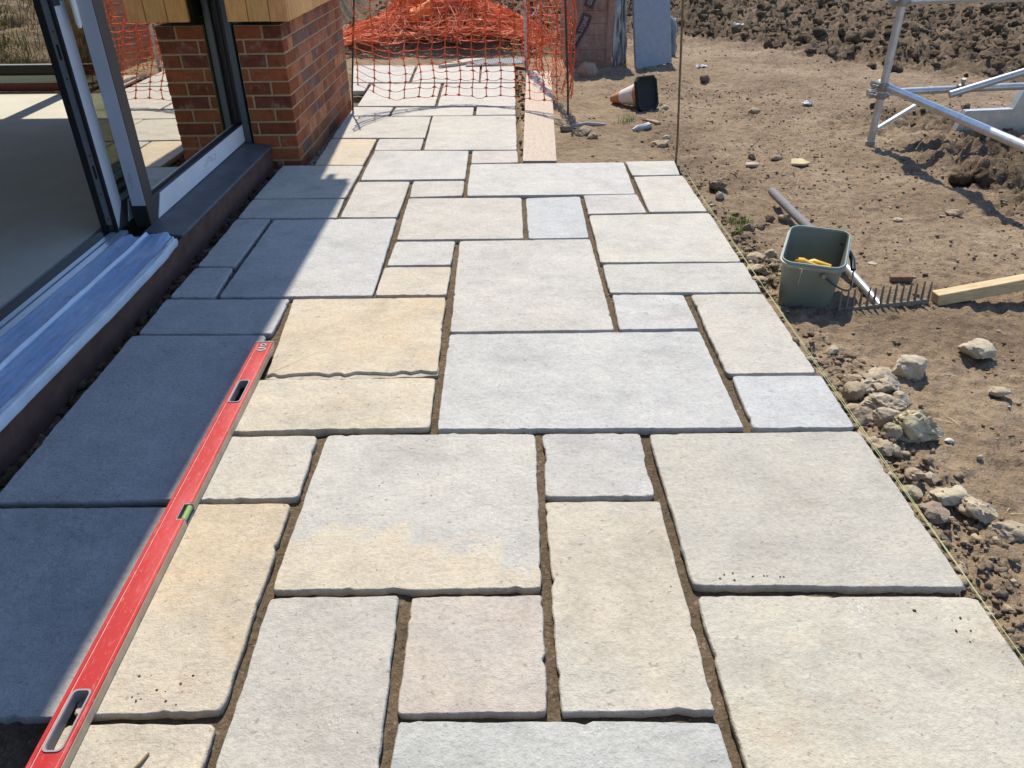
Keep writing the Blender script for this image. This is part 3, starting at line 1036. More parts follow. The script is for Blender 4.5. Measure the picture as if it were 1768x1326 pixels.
# ---- fixed window: frame, tape, glass
fw_ = hpart(MB().box(-1.66, -1.574, 3.30, 4.84, .100, .205), 'fixed_window', M_FRAME, bevel=.003)
tape = hpart(MB().prism([(-1.569, 3.348, .110), (-1.569, 4.826, .113), (-1.569, 4.722, .207), (-1.569, 3.425, .203)], (0, 0, 0), (-.0045, 0, 0)),
             'protective_tape', M_TAPE, fw_)
post = hpart(MB().box(-1.637, -1.572, 3.268, 3.352, .098, 2.2), 'mullion', M_FRAME, fw_, bevel=.002)
hpart(MB().box(-1.634, -1.575, 3.2655, 3.268, .195, 2.18), 'mullion_tape', plain('pale_blue_tape', (.42, .45, .52), .42, .4, var=.05, scale=7), fw_)
hpart(MB().box(-1.634, -1.574, 3.2652, 3.2675, .100, .193), 'mullion_foot', M_BLACK, fw_)
hpart(MB().box(-1.656, -1.572, 4.742, 4.838, .207, 2.2), 'jamb', M_FRAME, fw_, bevel=.002)
hpart(MB().box(-1.568, -1.530, 4.70, 4.745, .10, 2.2), 'jamb_bead', M_DGREEN, fw_, bevel=.003)
m = MB()
m.box(-1.606, -1.598, 3.352, 4.742, .205, .217)
m.box(-1.606, -1.598, 4.730, 4.742, .217, 2.2)
hpart(m, 'glazing_gasket', M_BLACK, fw_)
hpart(MB().box(-1.604, -1.600, 3.353, 4.741, .206, 2.2), 'glass', M_GLASS, fw_)
hpart(MB().box(-1.66, -1.574, 3.30, 4.84, 2.2, 2.25), 'head_rail', M_FRAME, fw_)

# ---- sliding door leaf parked behind the fixed window
sd = hpart(MB().box(-1.748, -1.694, 3.206, 3.288, .100, 2.2), 'sliding_door', M_DGREEN, bevel=.002)
hpart(MB().box(-1.756, -1.731, 3.190, 3.206, .098, 2.2), 'edge_gasket', M_BLACK, sd)
hpart(MB().box(-1.702, -1.690, 3.190, 3.206, .098, 2.2), 'edge_gasket', M_BLACK, sd)
es = hpart(MB().box(-1.7305, -1.7025, 3.196, 3.206, .135, 2.2), 'edge_strip', plain('edge_strip_grey', (.17, .175, .19), .4, .5, var=.08), sd)
m = MB()
for z in (.335, .80):
    m.box(-1.7205, -1.7115, 3.1952, 3.197, z, z + .055)
for z in (.27, .43, .73, .90, .16):
    m.tube([(-1.7165, 3.1972, z), (-1.7165, 3.1952, z)], .0035, 8)
hpart(m, 'lock_slot', M_BLACK, sd)
tp = hpart(MB().prism([(-1.689, 3.206, .112), (-1.689, 3.290, .205), (-1.689, 3.290, 1.0), (-1.689, 3.262, 1.0), (-1.689, 3.262, .985), (-1.689, 3.206, .985)],
                      (0, 0, 0), (-.0045, 0, 0)), 'stile_tape', plain('blue_white_tape', (.56, .59, .66), .42, .4, var=.06, scale=9), sd)
hpart(MB().box(-1.748, -1.694, 3.288, 4.8, .100, .205), 'bottom_rail', M_DGREEN, sd, bevel=.002)
hpart(MB().prism([(-1.690, 3.315, .108), (-1.690, 4.7, .108), (-1.690, 4.7, .195), (-1.690, 3.360, .195)], (0, 0, 0), (-.0035, 0, 0)), 'rail_tape', M_TAPE, sd)
hpart(MB().box(-1.724, -1.718, 3.288, 4.75, .205, 2.2), 'glass', M_GLASS, sd)
hpart(MB().box(-1.748, -1.694, 4.75, 4.82, .205, 2.2), 'stile', M_DGREEN, sd)
m = MB()
m.tube([(-1.640, 3.256, z) for z in (.905, .92, 1.0, 1.25)], [.006, .011, .012, .012], 10)
m.tube([(-1.640, 3.256, 1.2), (-1.640, 3.275, 1.2)], .007, 8)
hpart(m, 'pull_handle', M_WHITE, fw_, smooth=True)

m = MB()
for pts in ([(0, .05), (-.006, .058), (-.012, .05), (-.008, .04), (-.001, .034), (-.004, .022), (-.013, .024)], [(-.018, .036), (-.012, .030), (-.02, .02), (-.016, .012), (-.006, .010), (-.003, .016)],
            [(-.010, .004), (-.004, -.002), (-.012, -.012), (-.018, -.006)]):
    m.tube([(-1.603 + a * .9, 3.2652, .285 + b * .9) for a, b in pts], .0007, 5)
hpart(m, 'pen_mark', M_BLACK, fw_)
m = MB()
for k in range(9):
    y = 3.98 + rnd.uniform(0, .2)
    z = .145 + rnd.uniform(0, .045)
    m.tube([(-1.5688, y, z), (-1.5688, y + .012, z + .008), (-1.5688, y + .022, z - .004)], .0007, 5)
hpart(m, 'pen_mark', M_BLACK, fw_)

# ---- threshold with tracks
th_ = hpart(MB().box(-1.80, -1.43, -1.2, 3.20, -.3, .082), 'door_threshold', M_DGREEN)
hpart(MB().box(-1.775, -1.725, -1.2, 3.19, .082, .103), 'track_seal', M_BLACK, th_)
hpart(MB().box(-1.722, -1.700, -1.2, 3.19, .082, .104), 'track_rail', plain('track_aluminium', (.40, .44, .50), .3, .5, metal=.4, var=.08), th_)
hpart(MB().box(-1.693, -1.660, -1.2, 3.22, .082, .101), 'track_rail', plain('track_aluminium_pale', (.52, .56, .62), .3, .5, metal=.3, var=.08), th_)

# ---- inside: walls, ceiling, far glazed opening
m = MB()
m.box(-7.2, -7.0, -3.4, 6.6, -.2, 2.4)
m.box(-7.2, -1.62, -3.6, -3.4, -.2, 2.4)
m.box(-2.55, -1.26, 6.36, 6.494, -.2, 3.27)
m.box(-7.2, -5.8, 6.36, 6.494, -.2, 3.27)
m.box(-5.8, -2.55, 6.36, 6.494, 2.2, 3.27)
m.box(-1.62, -1.514, 4.845, 6.36, -.2, 3.27)
hpart(m, 'inner_wall', M_WALLIN)
hpart(MB().box(-7.0, -1.62, -3.4, 6.36, 2.4, 2.5), 'ceiling', M_WALLIN)
m = MB()
m.box(-7.4, -1.2, 6.5, 6.92, 2.22, 2.36)
hpart(m, 'rear_eave', M_ROOF)
fwn = hpart(MB().box(-5.8, -2.55, 6.42, 6.48, .216, .283), 'far_window', M_BLACK)
hpart(MB().box(-5.8, -2.55, 6.40, 6.415, .160, .2155), 'lower_rail', plain('pale_green_rail', (.36, .42, .38), .5, .4, var=.06), fwn)
hpart(MB().box(-5.8, -2.55, 6.395, 6.418, .100, .159), 'red_cill', M_RED, fwn)
hpart(MB().box(-3.49, -3.37, 6.42, 6.48, .283, 2.2), 'mullion', M_BLACK, fwn)
hpart(MB().box(-5.8, -2.55, 6.425, 6.475, .276, .290), 'top_trim', M_GREY, fwn)
floor = tag(new_obj('floor', MB().box(-7.0, -1.80, -3.4, 6.394, -.1, .098).mesh('floor'), M_SCREED), kind='structure')

# ---- film folded over the threshold
prof = [(-1.655, .1035), (-1.635, .1030), (-1.575, .1025), (-1.556, .1015), (-1.551, .112), (-1.547, .1135), (-1.542, .101), (-1.50, .0995), (-1.45, .0990),
        (-1.424, .0992), (-1.419, .1035), (-1.398, .104), (-1.393, .1005), (-1.3925, .085), (-1.394, .070)]
ts = np.linspace(0, len(prof) - 1, 85)
pxs = np.interp(ts, range(len(prof)), [p[0] for p in prof])
pzs = np.interp(ts, range(len(prof)), [p[1] for p in prof])
ys = np.linspace(-1.1, 3.165, 330)
YY, TT = np.meshgrid(ys, ts, indexing='ij')
XX = np.tile(pxs, (len(ys), 1))
ZZ = np.tile(pzs, (len(ys), 1))
XX = XX + .0045 * fbm(YY * 2.2, TT * .12, 3, 201) * (TT > 3) - .012 * sstep(2.9, 3.16, YY) * (TT > 10)
ZZ = ZZ +   .0007 * fbm(YY * 9 + XX * 8, XX * 26, 4, 211, .6) + .0026 * np.maximum(0, fbm(YY * 2.2, XX * 34, 3, 219, .5, True) - .45)
ZZ = np.maximum(ZZ, np.where(XX > -1.42, 0, .0975))
YY = YY + sstep(2.9, 3.165, YY) * (-.05 * np.clip((XX + 1.66) * 3.2, 0, 1) + .03 * fbm(XX * 30, XX * 0 + 3.3, 3, 223))
# a torn flap lifts at the far end
fl = sstep(3.0, 3.13, YY) * np.exp(-((XX + 1.475) / .045) ** 2)
ZZ = ZZ + .016 * fl
me = np_mesh('protective_film', np.stack([XX, YY, ZZ], -1).reshape(-1, 3), grid_faces(len(ys), len(ts)))
film = new_obj('protective_film', me, M_FILM)
me.materials.append(M_WFILM)
mi = np.zeros((len(ys) - 1, len(ts) - 1), dtype=np.int32)
tc_ = (ts[:-1] + ts[1:]) / 2
mi[:, ((tc_ > 3.0) & (tc_ < 6.0)) | (tc_ > 9.2)] = 1
me.polygons.foreach_set('material_index', mi.ravel())
sm = film.modifiers.new('thickness', 'SOLIDIFY')
sm.thickness = .0012
tag(film, 'creased blue and white protective film laid over the open door threshold', 'plastic film')

# ================================================================== SPIRIT LEVEL
ang = math.atan2(-.024, 1.537)      # slight skew of the level across the joint
lv = thing('spirit_level', 'long scratched red spirit level lying flat on the paving along the shadow edge', 'spirit level', (-.8335, 2.3185, 0.0015), (0, 0, -ang))
W2, T = .0305, .0255                # half width, thickness; runs from y=0 to y=-1.8


def lev_holes(x0, x1, segs):
    m = MB()
    for (a, b) in segs:
        m.box(x0, x1, a, b, 0, T)
    return m


h1 = (-.3815, -.2595)
h2 = (-1.506, -1.384)
vb = (-.905, -.845)
m = MB()
m.box(-W2 + .001, W2 - .001, h1[1], -.008, .0008, T - .0018)
m.box(-W2 + .001, W2 - .001, vb[1], h1[0], .0008, T - .0018)
m.box(-W2 + .001, .008, vb[0], vb[1], .0008, T - .0018)
m.box(-W2 + .001, W2 - .001, h2[1], vb[0], .0008, T - .0018)
m.box(-W2 + .001, W2 - .001, -1.8, h2[0], .0008, T - .0018)
for h in (h1, h2):
    m.box(-W2 + .001, -.0175, h[0], h[1], .0008, T - .0018)
    m.box(.0175, W2 - .001, h[0], h[1], .0008, T - .0018)
m.obj('body', M_LEVEL, lv)
# raised edge ribs and the worn grooves beside them
m = MB()
for a, b in ((-W2, -W2 + .0085), (W2 - .0075, W2 - .0005)):
    for y0, y1 in (((-1.8, -.008),) if a < 0 else ((-1.8, vb[0]), (vb[1], -.008))):
        m.box(a, b, y0, y1, T - .003, T)
m.obj('edge_rib', M_LEVEL, lv, bevel=.0009)
m = MB()
m.box(-W2 + .0087, -W2 + .0102, -1.8, -.01, T - .0018, T - .0014)
for y0, y1 in ((-1.8, vb[0]), (vb[1], -.01)):
    m.box(W2 - .0086, W2 - .0077, y0, y1, T - .0018, T - .0014)
m.obj('groove', M_CHAMP, lv)
m = MB()
for y0, y1 in ((-1.8, vb[0]), (vb[1], -.008)):
    m.box(W2 - .0008, W2 + .0002, y0, y1, 0, T - .0032)
m.obj('milled_edge', M_LEVSIDE, lv, bevel=.0003)
m = MB()
m.box(-W2 - .0005, W2 + .0006, -.008, 0, 0, T + .0004)
m.obj('end_cap', M_TRIM, lv, bevel=.002)
for h in (h1, h2):      # rubber lined hand holes
    yc, L2 = (h[0] + h[1]) / 2, (h[1] - h[0]) / 2
    pts = []
    for sx, sy in ((1, 1), (-1, 1), (-1, -1), (1, -1)):
        for k in range(4):
            a = math.atan2(sy, sx) - math.pi / 4 + k * math.pi / 6
            pts.append((sx * (.0185 - .010) + math.cos(a) * .010, yc + sy * (L2 + .003 - .010) + math.sin(a) * .010))
    n = len(pts)
    V, F = [], []
    for ins, z in ((0, T - .0016), (0, T + .0006), (.0034, T + .0006), (.0044, T - .003), (.0044, .0006)):
        for (x, y) in pts:
            V.append((x * (1 - ins / .0185), yc + (y - yc) * (1 - ins / (L2 + .003)), z))
    for a in range(4):
        for k in range(n):
            k2 = (k + 1) % n
            F.append((a * n + k, a * n + k2, (a + 1) * n + k2, (a + 1) * n + k))
    mb = MB().add(V, F)
    mb.obj('hand_hole', M_TRIM, lv)
v_ = MB()
v_.tube([(.0225, vb[0] + .006, T - .010), (.0225, vb[1] - .006, T - .010)], .0072, 12)
mv = v_.obj('vial', M_VIAL, lv, smooth=True)
m = MB()
m.box(.008, .0095, vb[0], vb[1], .001, T - .002)
m.box(.0095, W2, vb[0], vb[0] + .003, .001, T - .002)
m.box(.0095, W2, vb[1] - .003, vb[1], .001, T - .002)
m.box(.0095, W2, vb[0], vb[1], .001, .003)
m.obj('vial_frame', M_TRIM, mv)
m = MB()
m.tube([(0, -.055, T - .002), (0, -.055, T + .0005)], [.0165, .0155], 20)
m.v = [(x * .98, (y + .055) * .85 - .055, z) for x, y, z in m.v]
ev = m.obj('end_vial', M_VIALEND, lv)
MB().tube([(-.012, -.055, T + .0006), (.012, -.055, T + .0006)], .004, 10).obj('vial_tube', M_VIALEND, ev, smooth=True)
m = MB()
m.tube([(.001, -.026, T - .002), (.001, -.026, T + .0004)], .0098, 18)
hh = m.obj('hanging_hole', M_VIALEND, lv)
MB().tube([(.001, -.026, T - .001), (.001, -.026, T + .0008)], .0062, 16).obj('hole', M_BLACK, hh)

# ================================================================== BUCKET
bk = thing('bucket', 'dusty green plastic bucket standing beside the paving with a rake behind it', 'bucket', (1.20, 2.80, -.052))


def rrect(w, d, rc, n=6):
    p = []
    for sx, sy in ((1, 1), (-1, 1), (-1, -1), (1, -1)):
        for k in range(n + 1):
            a = math.atan2(sy, sx) - math.pi / 4 + k * math.pi / 2 / n
            p.append((sx * (w / 2 - rc) + math.cos(a) * rc, sy * (d / 2 - rc) + math.sin(a) * rc))
    return p


def bucket_ring(tz, off=0.0):
    """outline of the tub wall at height fraction tz, off = outward offset"""
    w = .190 + .035 * tz + off * 2
    d = .255 + .055 * tz + off * 2
    pts = rrect(w, d, .038 + .006 * tz + off)
    c0, s0 = math.cos(rad(-17)), math.sin(rad(-17))
    out = []
    cx, cy = .002 * tz, -.006 * tz
    for x, y in pts:
        X = x + .12 * y
        out.append((cx + X * c0 - y * s0, cy + X * s0 + y * c0, .0 + tz * (.215 + (X * s0 + y * c0) * .13)))
    return out


def loft(rings, closed_last=False, flip=False):
    n = len(rings[0])
    V = [p for r_ in rings for p in r_]
    F = []
    for a in range(len(rings) - 1):
        for k in range(n):
            k2 = (k + 1) % n
            F.append((a * n + k, a * n + k2, (a + 1) * n + k2, (a + 1) * n + k))
    if closed_last:
        F.append(tuple((len(rings) - 1) * n + k for k in range(n)))
    return MB().add(V, F)


body_r = [bucket_ring(t_) for t_ in (0, .03, .25, .5, .75, .97)]
in_r = [bucket_ring(t_, -.0025) for t_ in (.97, .75, .5, .25, .04)]
mb = loft([[(0, 0, .002)] * len(body_r[0])] + [[(x * .96, y * .96, .002) for x, y, z in body_r[0]]] + body_r + in_r +
          [[(x * .9, y * .9, .009) for x, y, z in in_r[-1]]], True)
mb.obj('tub', M_BUCKET, bk, smooth=True)
rr_ = [bucket_ring(.88, .002), bucket_ring(.885, .0075), bucket_ring(.955, .0085), bucket_ring(.96, .0035), bucket_ring(.985, .0035), bucket_ring(1.0, .0025),
       bucket_ring(1.0, -.0015), bucket_ring(.95, -.0022)]
loft(rr_).obj('rim', M_RIM, bk, smooth=True)
fr = np.array(bucket_ring(.80, .004))
front = fr[np.argmin(np.abs(fr[:, 0] + .015) + (fr[:, 1] > 0) * 9)]
front = (float(front[0]) - .02, float(front[1]) + .002, float(front[2]))
back = (.075, .155, .185)
m = MB()
bail = [front, (front[0] + .05, front[1] - .012, front[2] - .035), (.075, -.165, .098), (.115, -.125, .085), (.142, -.07, .10), (.158, -.015, .128),
        (.165, .03, .15), (.15, .09, .175), (.11, .145, .188), back]
bp = []
for i in range(len(bail) - 1):
    for k in range(4):
        s_ = k / 4
        p0, p1, p2, p3 = [Vector(bail[max(0, min(len(bail) - 1, i + j))]) for j in (-1, 0, 1, 2)]
        bp.append(.5 * ((2 * p1) + (-p0 + p2) * s_ + (2 * p0 - 5 * p1 + 4 * p2 - p3) * s_ ** 2 + (-p0 + 3 * p1 - 3 * p2 + p3) * s_ ** 3))
bp.append(Vector(back))
m.tube(bp, .0036, 8)
hd = m.obj('bail_handle', M_BAIL, bk, smooth=True)
MB().tube(bp[19:27], .0105, 10, flat=.8).obj('grip', M_BAIL, hd, smooth=True)
m = MB()
m.tube([(front[0], front[1] + .006, front[2]), (front[0], front[1] - .006, front[2])], .010, 12)
m.obj('pivot', M_BUCKET, bk, smooth=True)

yt = thing('trowel_handle', 'yellow plastic tool handles lying in the green bucket', 'tool', (1.165, 2.69, .088))
m = MB()
m.tube([(-.068, .0, .052), (-.05, -.004, .05), (-.03, -.008, .044), (0, -.012, .036)], [.017, .018, .0135, .011], 14)
m.tube([(0, -.012, .036), (.05, -.02, .03)], .011, 12)
m.tube([(-.02, .012, .04), (-.005, .006, .045), (.012, -.002, .042), (.055, -.012, .034)], [.012, .0155, .014, .010], 14)
m.obj('handle', M_YELLOW, yt, smooth=True)
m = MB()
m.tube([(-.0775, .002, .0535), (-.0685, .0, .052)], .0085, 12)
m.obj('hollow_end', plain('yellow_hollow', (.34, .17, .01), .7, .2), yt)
m = MB()
m.box(.045, .10, -.034, -.012, .022, .026)
m.obj('blade', M_ALU, yt, bevel=.001)
m = MB()
m.tube([(-.07, -.01, .03), (-.076, -.075, .055), (-.083, -.088, .045), (-.085, -.09, .02), (-.088, -.092, .0)], .0008, 5)
m.obj('loose_cord', M_STRAW, yt)

# ================================================================== RAKE
rk = thing('garden_rake', 'steel garden rake lying teeth up behind the green bucket', 'rake', (1.45, 2.66, -.045))
a0, a1 = Vector((1.262, 2.628, -.041)), Vector((1.640, 2.690, -.033))
L_ = Vector((1.45, 2.66, -.045))
m = MB()
d = (a1 - a0).normalized()
sd_ = Vector((-d.y, d.x, 0))
m.prism([a0 - L_ + sd_ * .005 + Vector((0, 0, -.010)), a1 - L_ + sd_ * .005 + Vector((0, 0, -.010)), a1 - L_ + sd_ * .007 + Vector((0, 0, .013)), a0 - L_ + sd_ * .007 + Vector((0, 0, .013))],
        (0, 0, 0), -sd_ * .011)
m.obj('head_bar', M_RAKE, rk, bevel=.0015)
for i in range(14):
    p = a0.lerp(a1, (i + .15) / 13.3) - L_
    lean = Vector((.002 * math.sin(i * 2.1), .010, .083 + .003 * math.sin(i * 3.3)))
    m = MB()
    m.tube([p + Vector((0, .001, .006)), p + lean * .5, p + lean], [.0058, .0048, .0028], 7)
    m.obj('tooth', M_RAKE, rk, smooth=True)
m = MB()
hm = a0.lerp(a1, .46) - L_
h0, h1_ = hm + Vector((.0, .0, .006)), Vector((1.418, 3.12, .002)) - L_
h2_ = Vector((1.388, 3.93, .020)) - L_
m.tube([h0, h0.lerp(h1_, .05), h1_], [.012, .0165, .0165], 14)
sh = m.obj('shaft', M_ALU, rk, smooth=True)
m = MB()
m.tube([h1_, h1_.lerp(h2_, .02), h1_.lerp(h2_, .97), h2_], [.0165, .0205, .0215, .017], 14)
m.obj('grip', M_GRIP, rk, smooth=True)

# ================================================================== BATTEN
bt = thing('timber_batten', 'sawn pale timber batten with one end resting on the soil right of the rake', 'timber', (1.66, 2.69, -.045))
m = MB()
p0, p1 = Vector((0, 0, .025)), Vector((.95, .085, .165))
dd = (p1 - p0).normalized()
sx_ = dd.cross(Vector((0, 0, 1))).normalized()
up_ = sx_.cross(dd)
hs_ = .024
m.prism([p0 + sx_ * hs_ + up_ * hs_, p0 - sx_ * hs_ + up_ * hs_, p0 - sx_ * hs_ - up_ * hs_, p0 + sx_ * hs_ - up_ * hs_], (0, 0, 0), p1 - p0)
m.obj('batten', M_PINE, bt, bevel=.002)

# ================================================================== CONE
bc = Vector((1.088, 6.165, .082))
tip = Vector((.868, 6.40, -.002))
ax = (tip - bc).normalized()
q = ax.to_track_quat('Z', 'Y')
ez = Vector((0, 0, 1))
xx = q @ Vector((1, 0, 0))
tw = math.atan2((q @ Vector((1, 0, 0))).z, (q @ Vector((0, 1, 0))).z)
cn = thing('traffic_cone', 'small traffic cone toppled on its side, black base facing the camera', 'cone', bc)
cn.rotation_mode = 'QUATERNION'
cn.rotation_quaternion = q @ Euler((0, 0, tw + rad(3))).to_quaternion()
hb = .126
oct_ = [(sx * (hb - (c_ and 0 or .034) * 1) if c_ else sx * (hb - .034), sy * hb if c_ else sy * hb) for sx in (1,) for sy in (1,) for c_ in (0,)]
cut = .034
octo = [(hb, hb - cut), (hb - cut, hb), (-hb + cut, hb), (-hb, hb - cut), (-hb, -hb + cut), (-hb + cut, -hb), (hb - cut, -hb), (hb, -hb + cut)]
rings = [[(x * k_, y * k_, z) for x, y in octo] for k_, z in ((.60, .012), (.80, .004), (.86, -.008), (.97, -.012), (1.0, -.006), (1.0, .012), (.93, .022), (.5, .026))]
mb = loft(rings, True)
mb.f.append(tuple(range(8))[::-1])
mb.obj('base', M_CONEB, cn)
Lc = (tip - bc).length + .01


def cone_seg(a, b, name, mat, e=0.0):
    r_at = lambda s: .098 * (1 - s) + .026 * s
    m = MB()
    m.tube([(0, 0, .02 + a * Lc), (0, 0, .02 + b * Lc)], [r_at(a) + e, r_at(b) + e], 28)
    return m.obj(name, mat, cn, smooth=True)


cone_seg(0, .17, 'body', M_CONEO)
cone_seg(.17, .64, 'reflective_sleeve', M_CONEW, .0012)
cone_seg(.64, .96, 'tip', M_CONEO)

# ================================================================== SCAFFOLD
sf = thing('scaffold', 'galvanised scaffold tubes and couplers standing on the soil at the far right', 'scaffold', (2.385, 5.065, -.05))
SO = -Vector((2.385, 5.065, -.05))


def sft(name, pts, r=.0242, mat=None, **k):
    m = MB()
    m.tube([Vector(p) + SO for p in pts], r, 18)
    o = m.obj(name, mat or M_TUBE, sf, smooth=True)
    return o


sft('upright', [(2.385, 5.065, -.07), (2.378, 5.062, 1.9)])
sft('ledger', [(2.40, 5.13, .318), (2.475, 3.75, .300), (2.555, 2.2, .283)])
sft('upright', [(2.60, 2.25, -.07), (2.60, 2.25, 1.9)])
sft('upright', [(3.86, 5.215, -.07), (3.86, 5.215, 1.9)])
sft('transom', [(2.32, 5.12, .268), (3.9, 5.17, .312)], .0225)
sft('brace', [(2.80, 5.03, .272), (3.6, 5.00, .53)], .023)
sft('guard_rail', [(2.33, 5.12, .795), (4.4, 5.16, .835)])
m = MB()
m.prism([Vector(p) + SO for p in ((2.40, 5.05, .045), (2.68, 5.12, .195), (2.675, 5.12, .212), (2.395, 5.05, .062))], (0, 0, 0), (0, .03, 0))
m.obj('flat_strut', M_TUBE, sf)


def coupler(p, axis=(0, 0, 1), r=.034, l=.05):
    m = MB()
    A = Vector(axis).normalized()
    c_ = Vector(p) + SO
    m.tube([c_ - A * l / 2, c_ - A * l / 2.4, c_ + A * l / 2.4, c_ + A * l / 2], [r * .93, r, r, r * .93], 16)
    s_ = A.cross(Vector((0, 1, .3))).normalized()
    m.tube([c_ + s_ * r * .8, c_ + s_ * (r + .025)], .011, 8)
    m.tube([c_ + s_ * (r + .018), c_ + s_ * (r + .036)], .015, 6)
    m.tube([c_ - s_ * r * .6, c_ - s_ * (r + .014)], .013, 8)
    m.obj('coupler', M_COUPLER, sf, smooth=True)


coupler((2.384, 5.065, .318))
coupler((2.384, 5.065, .262), l=.035)
coupler((2.40, 5.14, .318), (.05, -1, 0), .030, .045)
coupler((2.380, 5.063, .80))
coupler((2.365, 5.12, .797), (1, 0, 0), .030)
coupler((2.905, 5.10, .292), (1, 0, .2), .034, .045)
m = MB()
m.tube([Vector((2.385, 5.065, -.075)) + SO, Vector((2.385, 5.065, -.02)) + SO], .031, 14)
m.obj('foot', M_COUPLER, sf, smooth=True)

fp = thing('steel_bracket', 'galvanised stepped steel plate lying on the soil behind the scaffold ledger', 'bracket', (3.3, 5.3, -.06))
poly = [(3.05, 5.3, -.06), (3.095, 5.3, .108), (3.41, 5.3, .118), (3.45, 5.3, .26), (3.8, 5.3, .27), (3.8, 5.3, -.06)]
m = MB()
m.prism([Vector(p) - Vector((3.3, 5.3, -.06)) for p in poly], (0, 0, 0), (0, .006, 0))
pw = m.obj('web', M_TUBE, fp)
m = MB()
for a, b in zip(poly[:4], poly[1:5]):
    a, b = Vector(a) - Vector((3.3, 5.3, -.06)), Vector(b) - Vector((3.3, 5.3, -.06))
    nn = Vector((-(b - a).z, 0, (b - a).x)).normalized() * .005
    m.prism([a + Vector((0, -.002, 0)), b + Vector((0, -.002, 0)), b + Vector((0, .05, 0)), a + Vector((0, .05, 0))], (0, 0, 0), nn)
m.obj('flange', M_TUBE, fp)

# ================================================================== NETTING
def net_mesh(name, fn, nu, nv, rh, rv, node, segu=3, sides=3):
    """fn(u, v) -> 3D point for column u and row v; strands and the little plates where they cross"""
    m = MB()
    for j in range(nv):
        pts = []
        for i in range(nu - 1):
            for k in range(segu):
                pts.append(fn(i + k / segu, j, False))
        pts.append(fn(nu - 1, j, False))
        m.tube(pts, rh, sides, cap=False, flat=.7)
    for i in range(nu):
        m.tube([fn(i, j, True) for j in range(nv)], rv, sides, cap=False, flat=.7)
    if node:
        for i in range(nu):
            for j in range(nv):
                p = Vector(fn(i, j, True))
                du = (Vector(fn(min(i + .2, nu - 1), j, False)) - Vector(fn(max(i - .2, 0), j, False)))
                du = du.normalized() if du.length else Vector((1, 0, 0))
                dv = Vector((0, 0, 1))
                a = node * rnd.uniform(.8, 1.15)
                nrm = du.cross(dv).normalized() * a * .16
                m.add([p + du * a, p + dv * a * .55, p - du * a, p - dv * a * .55, p + nrm, p - nrm],
                      [(0, 1, 4), (1, 2, 4), (2, 3, 4), (3, 0, 4), (1, 0, 5), (2, 1, 5), (3, 2, 5), (0, 3, 5)])
    me = bpy.data.meshes.new(name)
    me.from_pydata(m.v, [], m.f)
    me.update()
    return me


_h1 = {}


def _ang(ix, iy, s):
    k = (ix, iy, s)
    if k not in _h1:
        h_ = (ix * 374761393 + iy * 668265263 + s * 1442695041) & 0xffffffff
        h_ = ((h_ ^ (h_ >> 13)) * 1274126177) & 0xffffffff
        a = ((h_ ^ (h_ >> 16)) & 0xffff) / 65535.0 * 2 * math.pi
        _h1[k] = (math.cos(a), math.sin(a))
    return _h1[k]


def nz1(x, y, s):
    ix, iy = math.floor(x), math.floor(y)
    fx, fy = x - ix, y - iy
    ux, uy = fx * fx * fx * (fx * (fx * 6 - 15) + 10), fy * fy * fy * (fy * (fy * 6 - 15) + 10)
    a, b = _ang(ix, iy, s), _ang(ix + 1, iy, s)
    c, e = _ang(ix, iy + 1, s), _ang(ix + 1, iy + 1, s)
    g0 = (a[0] * fx + a[1] * fy) * (1 - ux) + (b[0] * (fx - 1) + b[1] * fy) * ux
    g1 = (c[0] * fx + c[1] * (fy - 1)) * (1 - ux) + (e[0] * (fx - 1) + e[1] * (fy - 1)) * ux
    return (g0 * (1 - uy) + g1 * uy) * 1.5


def front_net(u, v, isv):
    NU, NV = 15, 19
    s = u / NU
    x = -1.085 + 1.575 * s
    y = 5.93 + .235 * math.sin(math.pi * min(1, s * 1.05)) ** .7 - .05 * s
    hem = .075 + .125 * max(0, 1 - s / .17) ** 1.6 + .05 * max(0, (s - .93) / .07)
    z = hem + (1.02 - hem * .5) * v / NV
    y += z * (.22 + .48 * math.sin(math.pi * min(1, max(0, s))) ** .7)      # the slack middle leans away
    # waves of slack fabric
    k = .6 + .4 * math.sin(v * .33)
    x += .020 * nz1(s * 3, v * .28, 5) + .010 * nz1(s * 9, v * .5, 15)
    y += .075 * nz1(s * 4.2, v * .16, 6) * k + .02 * nz1(s * 10, v * .5, 8)
    sag = .055 * math.sin(math.pi * s) ** 1.2 * max(0, (v - 7) / 12) * 2.0
    z -= sag + .012 * nz1(s * 8, v * .4, 7)
    z -= .018 * math.sin(math.pi * (u % 1)) * (.25 + .75 * abs(nz1(u // 1 * 1.7, v * .7, 12)))
    return (x, y, z)


def return_net(u, v, isv):
    NU, NV = 22, 19
    s = u / NU
    x = .485 - .285 * s
    y = 5.90 + 2.2 * s + .18 * (v / 19) * (1 - s)
    hem = .11 - .09 * s
    z = hem + 1.0 * v / NV
    x += .05 * nz1(s * 5, v * .25, 25) + .018 * math.sin(u * 2.2 + v * .2)
    y += .03 * nz1(s * 9, v * .4, 26)
    z -= .05 * math.sin(math.pi * s) * v / NV + .02 * nz1(s * 9, v * .5, 27) + .016 * math.sin(math.pi * (u % 1))
    return (x, y, z)


nf = thing('barrier_fence', 'orange plastic mesh barrier fence hung on steel pins across the paved path', 'fence', (-.3, 6.0, 0))
NO = -Vector((-.3, 6.0, 0))
o = new_obj('net_panel', net_mesh('net_panel', front_net, 16, 20, .0034, .0049, .0180), M_NET, nf, loc=NO)
o = new_obj('return_panel', net_mesh('return_panel', return_net, 23, 20, .0036, .0046, .0145, 2), M_NET, nf, loc=NO)
o['label'] = 'orange mesh running back from the corner pin beside the board'


